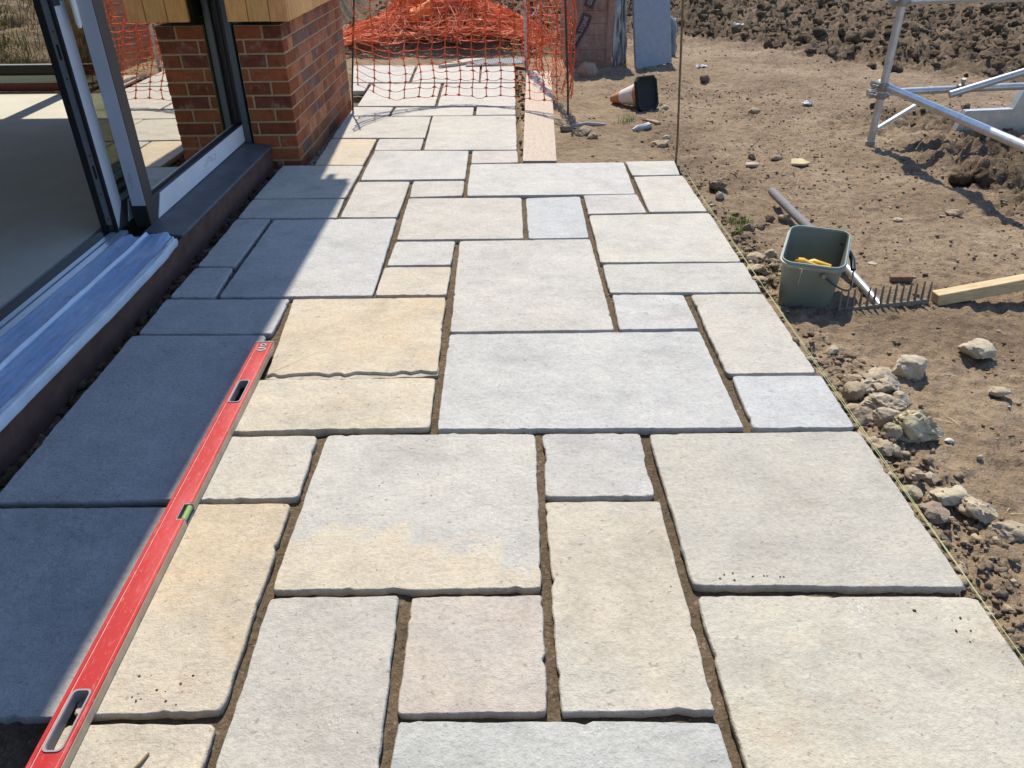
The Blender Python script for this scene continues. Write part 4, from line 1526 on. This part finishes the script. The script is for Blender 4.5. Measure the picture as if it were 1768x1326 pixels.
def pin(name, pts, r, mat, parent, loc):
    return new_obj(name, MB().tube(pts, r, 8).mesh(name, True), mat, parent, loc=loc)


pin('steel_pin', [(-1.158, 6.0, -.12), (-1.135, 5.98, .15), (-1.075, 6.12, .75), (-1.05, 6.22, 1.12)], .0065, M_DROD, nf, NO)
pin('steel_pin', [(.475, 5.95, -.16), (.462, 5.95, .2), (.433, 6.02, .74), (.41, 6.1, 1.12)], .0075, M_DROD, nf, NO)
m = MB()
m.tube([(.215, 8.1, -.1), (.20, 8.1, .5), (.19, 8.1, 1.1)], .018, 8)
o = m.obj('rear_post', M_POLE, nf, smooth=True)
o.location = NO

heap = thing('netting_heap', 'crumpled heap of faded orange mesh dumped on the soil behind the fence', 'netting', (-.7, 9.2, 0))
HPO = -Vector((-.7, 9.2, 0))


def heap_h(x, y):
    h = .34 * math.exp(-((x + .72) / .50) ** 2 - ((y - 9.55) / .50) ** 2)
    h += .12 * math.exp(-((x + 1.45) / .5) ** 2 - ((y - 8.9) / .42) ** 2)
    h += .13 * math.exp(-((x - .02) / .48) ** 2 - ((y - 9.1) / .48) ** 2)
    h += .14 * math.exp(-((x + .6) / .7) ** 2 - ((y - 8.9) / .36) ** 2)
    return h


def sheet(seed, x0, x1, y0, y1, dz, rot):
    rs = random.Random(seed)
    a, b = rs.uniform(0, 50), rs.uniform(0, 50)
    NU, NV = 30, 26

    def fn(u, v, isv):
        s, t_ = u / NU, v / NV
        s2 = s + .30 * nz1(s * 5 + a, t_ * 5, seed) + .10 * nz1(s * 15, t_ * 15 + b, seed + 1)
        t2 = t_ + .30 * nz1(s * 5 - b, t_ * 5, seed + 2) + .10 * nz1(s * 15, t_ * 15 - a, seed + 3)
        x = x0 + (x1 - x0) * (s2 if not rot else t2)
        y = y0 + (y1 - y0) * (t2 if not rot else s2)
        g_ = gz(x, y)
        z = g_ + .01 + heap_h(x, y) * dz +   .12 * abs(nz1(s * 7 + b, t_ * 7, seed + 4)) + .05 * abs(nz1(s * 26, t_ * 26, seed + 5))
        return (x, y, z)
    cache = {}

    def cf(u, v, isv):
        k_ = (round(u, 3), v)
        if k_ not in cache:
            cache[k_] = fn(u, v, isv)
        return cache[k_]
    return net_mesh('crumpled_mesh', cf, NU + 1, NV + 1, .0030, .0048, 0, 2, 3)


for i, (x0, x1, y0, y1, dz, rot, mt) in enumerate(((-1.75, -.5, 8.75, 9.7, .8, 0, M_FNET), (-1.3, .0, 8.8, 10.0, 1.0, 1, M_FNET), (-.75, .40, 8.7, 9.7, .9, 0, M_FNET),
                                                   (-1.2, -.25, 9.0, 10.0, 1.15, 0, M_NET), (-1.8, .3, 8.75, 9.3, .7, 1, M_FNET))):
    o = new_obj('crumpled_mesh', sheet(300 + i * 11, x0, x1, y0, y1, dz, rot), mt, heap, loc=HPO)
m = MB()
pp = []
for k in range(12):
    a = k / 11
    pp.append(Vector((-1.02 + .42 * a, 9.02 + .16 * a, gz(-.9, 9.1) + .16 + .17 * a)))
m.tube(pp, [.05, .085, .10, .105, .10, .105, .10, .095, .10, .085, .07, .04], 14)
m.v = [(x + .03 * nz1(x * 14, z * 14, 77), y + .02 * nz1(y * 12, z * 14, 78), z + .03 * nz1(x * 11, y * 13, 79)) for x, y, z in m.v]
o = m.obj('rolled_mesh', plain('bright_orange_roll', (.80, .19, .045), .6, .3, var=.3, scale=45, bump=.8, bscale=50), heap)
o.location = HPO

# ================================================================== CRATE, SLAB AND OTHER BITS BY THE PATH
cr = thing('timber_crate', 'timber crate of stone packed in film with dark printed bands', 'crate', (.83, 8.4, -.07))
CO = -Vector((.83, 8.4, -.07))


def cpart(m, name, mat, parent=None, **k):
    o = m.obj(name, mat, parent or cr, **k)
    if parent is None:
        o.location = CO
    return o


zz = -.02
i = 0
while zz < .95:
    h = rnd.uniform(.085, .14)
    g = rnd.uniform(.8, 1.12)
    cpart(MB().box(.60, 1.055, 8.15 + rnd.uniform(-.003, .003), 8.172, zz, zz + h - .004), 'plank', M_CRATE, color=(g, g * rnd.uniform(.86, 1), g * rnd.uniform(.8, 1), 1), bevel=.002)
    zz += h
    i += 1
zz = -.02
while zz < .95:
    h = rnd.uniform(.085, .14)
    g = rnd.uniform(.7, 1.0)
    cpart(MB().box(.598, .604, 8.18, 8.95, zz, zz + h - .006), 'plank', M_CRATE, color=(g, g * .9, g * .82, 1))
    zz += h
for x in (.60, 1.0):
    cpart(MB().box(x, x + .06, 8.128, 8.149, -.05, .95), 'upright_batten', M_CRATE, bevel=.002, color=(1.05, .9, .8, 1))
cpart(MB().box(.60, 1.06, 8.12, 8.22, -.075, .0), 'bearer', M_CRATE, bevel=.003, color=(.8, .72, .62, 1))
cpart(MB().box(.605, 1.05, 8.175, 8.95, -.07, .95), 'stone_pack', M_SLAB)
m = MB()
N1, N2 = 16, 22
V, F = [], []
for a in range(N1):
    for b in range(N2):
        s, t_ = a / (N1 - 1), b / (N2 - 1)
        V.append((1.06 + .16 * s * (1 - .3 * t_) + .02 * nz1(s * 5, t_ * 7, 91), 8.14 + .10 * s + .05 * nz1(s * 7, t_ * 6, 92) + .012 * math.sin(s * 22 + t_ * 6), -.05 + .95 * t_ + .01 * nz1(s * 9, t_, 93)))
for a in range(N1 - 1):
    for b in range(N2 - 1):
        F.append((a * N2 + b, (a + 1) * N2 + b, (a + 1) * N2 + b + 1, a * N2 + b + 1))
o = cpart(m.add(V, F), 'wrapping_film', M_SHEET, smooth=True)
sm = o.modifiers.new('thickness', 'SOLIDIFY')
sm.thickness = .002


m = MB()
V, F = [], []
for a in range(13):
    for b in range(13):
        s, t_ = a / 12, b / 12
        V.append((.602 + .452 * s, 8.1268 + .0006 * math.sin(s * 19 + t_ * 8), .015 + .93 * t_))
for a in range(12):
    for b in range(12):
        F.append((a * 13 + b, (a + 1) * 13 + b, (a + 1) * 13 + b + 1, a * 13 + b + 1))
cpart(m.add(V, F), 'clear_wrap', M_WRAP, smooth=True)


def band(cx, cz, L, W, ang_, text):
    """printed band taped on the face of the crate, slightly waved"""
    N = 14
    ca, sa = math.cos(ang_), math.sin(ang_)
    wav = lambda s: .014 * math.sin(s * 5.2 + .6)
    V, F = [], []
    for i in range(N + 1):
        s = i / N
        for e in (-.5, .5):
            lx, lz = (s - .5) * L, e * W + wav(s)
            V.append((cx + lx * ca - lz * sa, 8.124, cz + lx * sa + lz * ca))
    for i in range(N):
        F.append((2 * i, 2 * i + 2, 2 * i + 3, 2 * i + 1))
    o = cpart(MB().add(V, F), 'printed_band', M_TAPED)
    sm = o.modifiers.new('thickness', 'SOLIDIFY')
    sm.thickness = .003
    sm.offset = 0
    cu = bpy.data.curves.new('lettering', 'FONT')
    cu.body = text
    cu.size = W * .62
    cu.align_x = 'CENTER'
    cu.align_y = 'CENTER'
    cu.resolution_u = 2
    tmp = bpy.data.objects.new('lettering_source', cu)
    COL.objects.link(tmp)
    dg = bpy.context.evaluated_depsgraph_get()
    me = bpy.data.meshes.new_from_object(tmp.evaluated_get(dg))
    bpy.data.objects.remove(tmp)
    wmax = max(abs(v.co.x) for v in me.vertices) or 1
    k = L * .44 / wmax
    for v in me.vertices:
        lx = v.co.x * k
        lz = v.co.y + wav(lx / L + .5)
        v.co = (cx + lx * ca - lz * sa, 8.1205, cz + lx * sa + lz * ca)
    me.materials.clear()
    new_obj('lettering', me, M_PRINT, o)


band(.725, .265, .37, .095, rad(68), 'GLOBAL STONE')
band(.885, .66, .37, .095, rad(68), 'GLOBAL STONE')

sl = thing('paving_slab', 'blue grey paving slab leaning upright against the crate packing', 'paving slab', (1.49, 8.16, -.07))
a_, b_ = Vector((1.296, 8.03, -.065)), Vector((1.690, 8.27, -.03))
d = b_ - a_
lean = Vector((-.075, .26, .95))
m = MB()
rows = 8
nrm = d.cross(lean).normalized()
m.prism([a_ - sl.location, b_ - sl.location, b_ + lean - sl.location, a_ + lean - sl.location], (0, 0, 0), nrm * -.032)
m.obj('slab', M_SLAB, sl, bevel=.004)
o = thing('folded_sheet', 'pale grey folded plastic sheet standing behind the leaning slab', 'plastic sheet', (1.72, 8.7, -.05))
m = MB()
V, F = [], []
for a in range(14):
    for b in range(16):
        s, t_ = a / 13, b / 15
        V.append((-.16 + .26 * s + .02 * nz1(s * 6, t_ * 6, 95), .06 * math.sin(s * 9 + t_ * 3) + .25 * t_, t_ * .8 * (.72 + .28 * math.sin(s * 4 + 1))))
for a in range(13):
    for b in range(15):
        F.append((a * 16 + b, (a + 1) * 16 + b, (a + 1) * 16 + b + 1, a * 16 + b + 1))
q_ = m.add(V, F).obj('sheet', M_SHEET, o, smooth=True)
q_.modifiers.new('thickness', 'SOLIDIFY').thickness = .003

bd = tag(new_obj('plywood_board', MB().prism([(.102, 4.655, -.010), (.306, 4.650, -.010), (.432, 7.68, -.006), (.203, 7.75, -.006)], (0, 0, 0), (0, 0, -.018)).mesh('plywood_board', bevel=.001), M_PLY),
         'tan plywood board laid on the soil alongside the far path', 'board')
mt = thing('ribbed_mat', 'grey ribbed plastic mat lying at the far end of the path', 'mat', (-.13, 8.08, .004))
m = MB()
for i in range(24):
    s = i / 23
    x0 = -.24 + .53 * s
    yb, zb = -.14 + .05 * s, .004 + .012 * s
    m.prism([Vector((x0, yb, zb)), Vector((x0 + .009, yb, zb)), Vector((x0 + .030, yb + .25, zb + .012)), Vector((x0 + .021, yb + .25, zb + .012))], (0, 0, 0), (0, 0, .006))
m.prism([(-.25, -.145, -.002), (.31, -.092, .010), (.335, .165, .022), (-.225, .115, .010)], (0, 0, 0), (0, 0, .006))
m.obj('ribbed_sheet', M_MAT, mt)
tag(new_obj('slab_offcut', MB().prism([(-.64, 7.86, .03), (-.44, 8.00, .028), (-.17, 8.27, .03), (-.40, 8.24, .03)], (0, 0, 0), (0, 0, -.026)).mesh('slab_offcut', bevel=.002), M_STONE, color=(.46, .42, .34, 0)),
    'cream stone offcut lying flat at the end of the path next to the ribbed mat', 'stone offcut')
for x0, x1, y0, y1, lb in ((-.62, .0, 10.7, 10.98, 'long white board lying on the soil behind the orange netting heap'),
                           (.05, .29, 9.85, 10.1, 'short white board lying beside the faded rear post of the orange fence')):
    z = gz((x0 + x1) / 2, y0) + .06
    tag(new_obj('white_board', MB().prism([(x0, y0, z), (x1, y0 - .05, z + .02), (x1 + .03, y1, z + .03), (x0 + .03, y1, z + .02)], (0, 0, 0), (0, 0, -.03)).mesh('white_board'), M_WHITE), lb, 'board')
m = MB()
m.tube([(.42, 8.3, .80), (.385, 8.25, .60), (.33, 8.2, .48), (.27, 8.15, .42)], .009, 7)
tag(m.obj('rope', M_ROPE, None, smooth=True), 'short pale blue rope hanging in the orange mesh by the rear post', 'rope')
m = MB()
m.tube([(-3.72, 7.9, .2), (-3.80, 7.85, 1.5)], .022, 8)
tag(m.obj('metal_pole', M_TUBE, None, smooth=True), 'grey metal pole standing in the grassy bank beyond the far window', 'pole')

# string line and its pin
m = MB()
m.tube([(1.026, 4.612, -.12), (1.018, 4.605, .1), (.972, 4.605, .80), (.962, 4.605, .93), (.975, 4.605, .96), (1.0, 4.605, .97), (1.04, 4.605, .965)], .0062, 8)
tag(m.obj('steel_pin', M_ROD, None, smooth=True), 'rusty steel line pin standing at the far right corner of the patio', 'pin')
sn = thing('string_line', 'yellow green string line stretched along the right edge of the patio', 'string line', (1.008, 2.5, .006))
for dx, dz, k in ((0.0, 0.0, 0), (.0045, .003, 1)):
    pts = []
    for i in range(60):
        y = 4.605 - i * (4.605 + .6) / 59
        pts.append((dx * (1 if k == 0 else math.cos(y * 1.7)) + .012 * (1 - (i / 59)) * (i < 8) * (1 - i / 8), y - 2.5, .004 + dz * math.sin(y * 2.3) + .016 * max(0, 1 - i / 9)))
    MB().tube(pts, .0008, 5).obj('strand', M_LINE, sn)

# ================================================================== ROCKS
def rock(name, x, y, w, d, h, sub, seed, col, label, cat, group=None, pitted=0.0, flat_top=0.0, rot=None, sink=.18, parent=None):
    r = np.random.default_rng(seed)
    v0, f0 = ico(sub)
    v = v0.copy()
    rad_ = np.ones(len(v))
    for k in range(13):
        axv = r.normal(size=3)
        axv /= np.linalg.norm(axv)
        lim = r.uniform(.58, .88)
        dd_ = v0 @ axv
        rad_ = np.where(dd_ * rad_ > lim, lim / np.maximum(dd_, 1e-3), rad_)
    v = v0 * rad_[:, None]
    n3 = lambda s, k: (gnoise(v0[:, 0] * s + v0[:, 2] * s * .7, v0[:, 1] * s - v0[:, 2] * s * .6, seed * 3 + k))
    v *= (1 + .11 * n3(2.2, 1) + .07 * n3(5, 2) + .045 * n3(11, 3) + .02 * n3(23, 4))[:, None]
    if pitted:
        pit = np.maximum(0, n3(3.6, 7) - .12) * pitted + np.maximum(0, n3(7, 9) - .2) * pitted * .6
        v *= (1 - pit)[:, None]
    if flat_top:
        v[:, 2] = np.where(v[:, 2] > 1 - flat_top, 1 - flat_top + (v[:, 2] - 1 + flat_top) * .15, v[:, 2])
    mn, mx_ = v.min(0), v.max(0)
    v = (v - (mn + mx_) / 2) / (mx_ - mn)
    v *= np.array([w, d, h])
    v[:, 2] += h / 2 - sink * h
    me = np_mesh(name, v, f0, smooth=True)
    me.set_sharp_from_angle(angle=rad(33))
    z = gz(x, y)
    o = new_obj(name, me, M_ROCK, loc=(x, y, z), rot=(0, 0, r.uniform(-.5, .5) if rot is None else rot), color=(*col, 1))
    return tag(o, label, cat, group)


PALE, TAN, BUFF, DARK = (.44, .38, .285), (.36, .29, .205), (.40, .335, .24), (.17, .125, .088)
GE = 'rubble stones along the paving edge'
GL = 'loose stones on the soil'
GD = 'dark soil lumps'
RK = [
    # x, y, w, d, h, sub, colour, pitted, flat, group, label
    (1.606, 2.275, .122, .11, .062, 4, PALE, 0, .45, GL, 'pale flat topped block of stone alone on the soil below the timber batten'),
    (1.322, 2.165, .128, .10, .082, 4, PALE, 0, .2, GL, 'pale pointed stone casting a black shadow between the bucket and the rubble'),
    (1.178, 2.060, .140, .10, .074, 4, BUFF, .30, 0, GE, 'large knobbly buff stone topmost of the rubble pile at the paving edge'),
    (1.146, 1.955, .128, .075, .055, 4, BUFF, .40, 0, GE, 'long lumpy buff stone lying just in front of the large knobbly stone'),
    (1.178, 1.815, .134, .105, .088, 4, (.45, .39, .26), .75, 0, GE, 'big yellowish stone full of pits and holes at the front of the rubble pile'),
    (1.215, 1.995, .064, .06, .045, 3, BUFF, .4, 0, GE, 'small pitted stone tucked against the right of the large knobbly stone'),
    (1.114, 2.100, .066, .05, .034, 3, TAN, .2, 0, GE, 'small low brown stone at the top left of the rubble pile'),
    (1.082, 2.020, .060, .055, .050, 3, TAN, 0, .3, GE, 'small flat faced brown stone left of the large knobbly stone'),
    (1.058, 1.885, .060, .06, .056, 3, TAN, .2, .1, GE, 'greyish brown stone touching the string line beside the rubble pile'),
    (1.110, 1.858, .080, .065, .060, 4, (.40, .335, .25), .1, .25, GE, 'smooth angular tan stone left of the big pitted stone'),
    (1.100, 1.785, .050, .05, .044, 3, (.35, .30, .21), .4, 0, GE, 'mossy grey crumbly stone below the angular tan stone'),
    (1.052, 1.725, .056, .055, .040, 3, TAN, .4, 0, GE, 'half buried brown stone at the string line below the rubble pile'),
    (1.120, 2.305, .054, .045, .034, 3, BUFF, 0, .3, GL, 'small pale stone alone near the paving just below the bucket shadow'),
    (1.364, 2.275, .040, .034, .012, 2, PALE, 0, .5, GL, 'thin pale flake lying behind the pale pointed stone'),
    (1.545, 2.02, .066, .055, .038, 3, BUFF, .4, 0, GL, 'crumbly buff stone lying in loose soil at the right edge'),
    (1.120, 1.500, .088, .055, .044, 4, (.43, .37, .26), .35, .2, GE, 'ridged layered stone lying midway along the lower paving edge'),
    (1.168, 1.450, .076, .07, .055, 4, BUFF, .35, 0, GE, 'rough angular buff stone right of the ridged layered stone'),
    (1.214, 1.385, .090, .055, .038, 4, BUFF, .35, .2, GE, 'long layered buff stone lowest at the right edge of the photo'),
    (1.060, 1.445, .062, .075, .050, 3, (.27, .215, .165), .5, 0, GE, 'dark brown lumpy stone against the string line below the layered stone'),
    (1.078, 1.600, .042, .045, .032, 3, (.36, .28, .20), .4, 0, GE, 'small reddish brown stone with a dent at the paving edge'),
    (1.125, 1.600, .038, .038, .034, 3, BUFF, 0, .1, GE, 'small rounded buff stone standing proud right of the dented one'),
    (1.053, 1.545, .046, .05, .030, 3, (.34, .29, .20), .3, 0, GE, 'greenish brown stone half under the string line'),
    (1.174, 1.545, .046, .032, .016, 2, PALE, 0, .4, GE, 'flat pale stone above the rough angular buff stone'),
    (1.165, 4.140, .105, .10, .078, 4, (.22, .165, .115), .5, 0, GD, 'dark lump of soil nearest the far corner of the patio'),
    (1.144, 4.015, .050, .05, .046, 3, BUFF, 0, 0, GL, 'rounded pale stone in front of the dark soil lump near the patio corner'),
    (1.305, 3.640, .048, .045, .040, 3, DARK, 0, 0, GD, 'small dark soil lump beside the grey rake grip'),
    (1.162, 3.500, .070, .06, .052, 3, (.20, .155, .11), .4, 0, GD, 'dark soil lump behind the weeds at the paving edge'),
    (1.226, 3.540, .064, .055, .046, 3, (.19, .145, .10), .4, 0, GD, 'dark soil lump between the weeds and the rake grip'),
    (1.085, 3.115, .085, .07, .046, 3, TAN, .3, 0, GE, 'broad tan stone at the paving edge left of the bucket rim'),
    (1.172, 3.190, .060, .05, .036, 3, BUFF, .2, 0, GE, 'pale stone touching the back left corner of the bucket'),
    (1.050, 2.920, .062, .05, .036, 3, TAN, .3, 0, GE, 'tan stone at the paving edge just behind the bucket'),
    (1.060, 3.000, .060, .05, .034, 3, BUFF, .4, 0, GE, 'weathered buff stone between the broad tan stone and the bucket'),
    (.775, 7.610, .195, .10, .165, 4, (.33, .245, .19), 0, .1, GL, 'brown triangular boulder standing in front of the timber crate'),
    (1.016, 5.120, .126, .09, .050, 4, (.45, .36, .23), .3, 0, GL, 'long yellowish stone lying near the line pin beyond the patio'),
    (1.085, 5.270, .052, .045, .030, 3, (.52, .47, .38), 0, .2, GL, 'small white stone touching the long yellowish stone'),
    (.522, 5.360, .112, .10, .062, 4, TAN, .3, 0, GL, 'tan stone lying right of the plywood board by the corner pin'),
    (.425, 5.500, .088, .07, .052, 3, (.25, .20, .16), 0, .1, GL, 'dark wedge shaped stone touching the base of the corner pin'),
    (.590, 5.290, .078, .06, .046, 3, (.30, .24, .18), .2, 0, GL, 'brown stone next to the tan stone by the corner pin'),
    (1.530, 4.770, .050, .05, .048, 3, (.25, .19, .13), .3, 0, GL, 'small upright soil lump behind the pinkish chip'),
    (1.668, 4.730, .090, .05, .030, 3, (.29, .22, .155), 0, .2, GD, 'long low brown lump behind the yellow chip'),
    (1.890, 6.000, .105, .07, .046, 3, (.33, .265, .18), 0, .3, GL, 'flat brown stone halfway between the cone and the scaffold foot'),
    (1.800, 7.30, .09, .08, .075, 3, DARK, .4, 0, GD, 'round dark soil lump on the bare soil right of the leaning slab'),
    (1.245, 6.190, .062, .05, .042, 3, (.52, .46, .36), 0, .1, GL, 'pale stone at the right foot of the traffic cone'),
    (1.602, 3.120, .046, .04, .010, 2, BUFF, 0, .6, GL, 'small flat pale pebble lying behind the rake teeth'),
    (1.271, 1.785, .025, .018, .014, 2, (.62, .58, .50), 0, 0, GL, 'white oval pebble below the pale block right of the pitted stone'),
    (2.248, 3.700, .090, .06, .030, 3, (.30, .235, .165), .3, 0, GL, 'low brown stone right of the rake towards the churned soil'),
    (1.374, 3.640, .060, .05, .036, 3, TAN, 0, 0, GL, 'tan stone pressed against the side of the rake grip'),
    (1.92, 3.6, .05, .04, .018, 2, BUFF, 0, .3, GL, 'thin buff stone on the bare soil above the batten'),
]
for i, (x, y, w, d_, h, sub, col, pit, fl_, grp, lab) in enumerate(RK):
    nm = 'soil_lump' if grp == GD else 'rock'
    k_ = 1.14 if grp == GE else 1.0
    rock(nm, x, y, w * k_, d_ * k_, h * k_, sub, 40 + i * 7, col, lab, 'soil lump' if grp == GD else 'stone', grp, pit, fl_)

# flat chips and scraps
def chip(name, poly, x, y, t_, mat, label, cat, col=None, tilt=(0, 0, 0), dz=.004):
    m = MB().prism([(a, b, 0) for a, b in poly], (0, 0, 0), (0, 0, t_))
    return tag(new_obj(name, m.mesh(name, bevel=.0015), mat, loc=(x, y, gz(x, y) + dz), rot=tilt, color=col), label, cat)


chip('stone_chip', [(-.06, -.035), (.02, -.045), (.062, -.02), (.03, .05), (-.035, .045)], 1.775, 4.63, .012, M_ROCK, 'flat yellow chip of stone lying on the bare soil', 'stone chip', (.52, .44, .26, 1), (.1, 0, 0))
chip('stone_chip', [(-.045, -.02), (.03, -.026), (.045, .0), (.025, .025), (-.03, .022)], 1.477, 4.59, .013, M_ROCK, 'flat pinkish chip of stone lying near the patio corner', 'stone chip', (.46, .36, .28, 1), (.08, 0, .1))
chip('brick_fragment', [(-.05, -.012), (.045, -.018), (.052, .014), (.0, .022), (-.04, .016)], 1.625, 2.905, .022, M_ROCK, 'dark brown broken fragment lying behind the rake teeth', 'fragment', (.22, .145, .10, 1), (.06, 0, .06), 0)
chip('wood_chip', [(-.06, -.01), (.03, -.022), (.062, -.006), (.02, .022), (-.05, .018)], 1.065, 5.68, .016, M_ROCK, 'brown splinter of stone in the rubble in front of the cone', 'chip', (.36, .25, .16, 1), (.1, .1, -.5), 0)


def scrap(x, y, s, seed, label, mat=None):
    r = random.Random(seed)
    V, F = [], []
    N = 7
    for a in range(N):
        for b in range(N):
            u, v = a / (N - 1) - .5, b / (N - 1) - .5
            V.append((u * s + r.uniform(-.1, .1) * s, v * s * .6 + r.uniform(-.08, .08) * s, abs(r.gauss(0, .13)) * s + .006))
    for a in range(N - 1):
        for b in range(N - 1):
            if r.random() > .12:
                F.append((a * N + b, (a + 1) * N + b, (a + 1) * N + b + 1, a * N + b + 1))
    o = MB().add(V, F).obj('paper_scrap', mat or M_WHITE)
    o.location = (x, y, gz(x, y))
    o.modifiers.new('thickness', 'SOLIDIFY').thickness = .001
    return tag(o, label, 'scrap', 'white scraps on the soil')


scrap(2.377, 6.259, .085, 3, 'crumpled white scrap on the soil left of the scaffold upright')
scrap(1.93, 7.99, .11, 4, 'white scrap on the soil right of the leaning slab')
scrap(2.845, 10.2, .13, 5, 'white scrap at the edge of the dug soil in the distance')
scrap(1.75, 8.9, .14, 6, 'white scrap caught beside the folded grey sheet')
m = MB()
m.tube([(-.07, -.03, .012), (-.03, -.008, .022), (.01, .012, .024), (.05, .035, .03), (.065, .05, .02)], [.012, .021, .020, .024, .013], 10)
m.v = [(x + .008 * nz1(x * 40, z * 40, 3), y + .008 * nz1(y * 40, x * 40, 4), z + .006 * nz1(x * 50, y * 40, 5)) for x, y, z in m.v]
o = m.obj('plastic_wrapper', M_SHEET)
o.location = (.965, 5.53, gz(.965, 5.53))
tag(o, 'crumpled pale plastic wrapper on the soil in front of the cone', 'wrapper')
m = MB()
m.tube([(.47, 5.62, -.035), (.58, 5.66, -.025), (.72, 5.64, -.032)], [.014, .016, .013], 8)
tag(m.obj('timber_stick', plain('weathered_stick', (.33, .32, .30), .85, .1, var=.2), None, smooth=True), 'grey weathered stick lying behind the stones by the corner pin', 'stick')

# ================================================================== WEEDS, STRAW, BANK GRASS
def blades(name, spots, n, h0, h1, w, mat, seed, spread, kind='stuff', lie=0.0):
    r = np.random.default_rng(seed)
    V, F = [], []
    for (x, y, s) in spots:
        for k in range(n):
            a = r.uniform(0, 6.283)
            px, py = x + r.normal() * spread * s, y + r.normal() * spread * s
            pz = gz(px, py)
            h = r.uniform(h0, h1) * s
            ln = r.uniform(.2, .9) + lie
            ca, sa = math.cos(a), math.sin(a)
            b = len(V)
            for q, (t_, ww) in enumerate(((0, 1), (.5, .8), (1, .1))):
                ox, oz = h * ln * t_ * t_, h * t_ * (1 - .35 * t_ * ln) * max(.06, 1 - lie)
                V.append((px + ca * ox - sa * w * ww, py + sa * ox + ca * w * ww, pz + oz))
                V.append((px + ca * ox + sa * w * ww, py + sa * ox - ca * w * ww, pz + oz))
            F += [(b, b + 1, b + 3, b + 2), (b + 2, b + 3, b + 5, b + 4)]
    me = np_mesh(name, np.array(V), np.array(F), smooth=False)
    return tag(new_obj(name, me, mat), kind=kind)


blades('weeds', [(1.12, 3.60, 1), (1.165, 3.56, .9), (1.09, 3.44, .7), (.86, 5.72, 1.1), (.92, 5.80, .9), (1.36, 7.9, .8), (1.235, 6.3, .8), (1.15, 4.05, .4)], 46, .03, .075, .0016, M_WEED, 3, .022)
sp = [(rnd.uniform(-6.2, -2.7), rnd.uniform(7.0, 10.2), rnd.uniform(.6, 1.4)) for _ in range(330)]
blades('bank_grass', sp, 16, .05, .16, .004, M_GRASS, 5, .07)
sp = [(1.43, 4.75, 1.2), (1.47, 4.95, 1), (1.6, 4.2, 1), (1.38, 5.0, 1), (1.75, 5.2, .8), (1.3, 4.4, .7), (1.9, 3.4, .6), (1.1, 3.0, .5), (1.35, 1.5, .5), (1.3, 1.9, .5), (1.7, 6.6, .9), (1.1, 2.85, .5)]
blades('dry_straw', sp, 9, .05, .13, .0011, M_STRAW, 6, .09, lie=.75)
# crumbs of soil lying on the stones
r_ = np.random.default_rng(12)
P, Z = [], []
for (x0, x1, y0, y1, n, s0, s1) in ((-.74, -.62, .92, .99, 14, .0012, .0032), (.45, .62, 1.21, 1.24, 10, .0015, .0035), (-.65, .9, .85, 3.6, 60, .0008, .0022), (.85, .95, 1.0, 1.14, 5, .002, .005)):
    for k in range(n):
        P.append((r_.uniform(x0, x1), r_.uniform(y0, y1), .0))
        Z.append(r_.uniform(s0, s1))
lumps('paving_crumbs', P, Z, 1, M_CLOD, 15)
m = MB()
m.tube([(-.665, .785, .004), (-.655, .80, .005), (-.648, .82, .004)], [.0022, .0028, .002], 7)
tag(m.obj('twig', M_ROD, None, smooth=True), 'short brown twig lying on the beige stone at the bottom beside the level', 'twig')
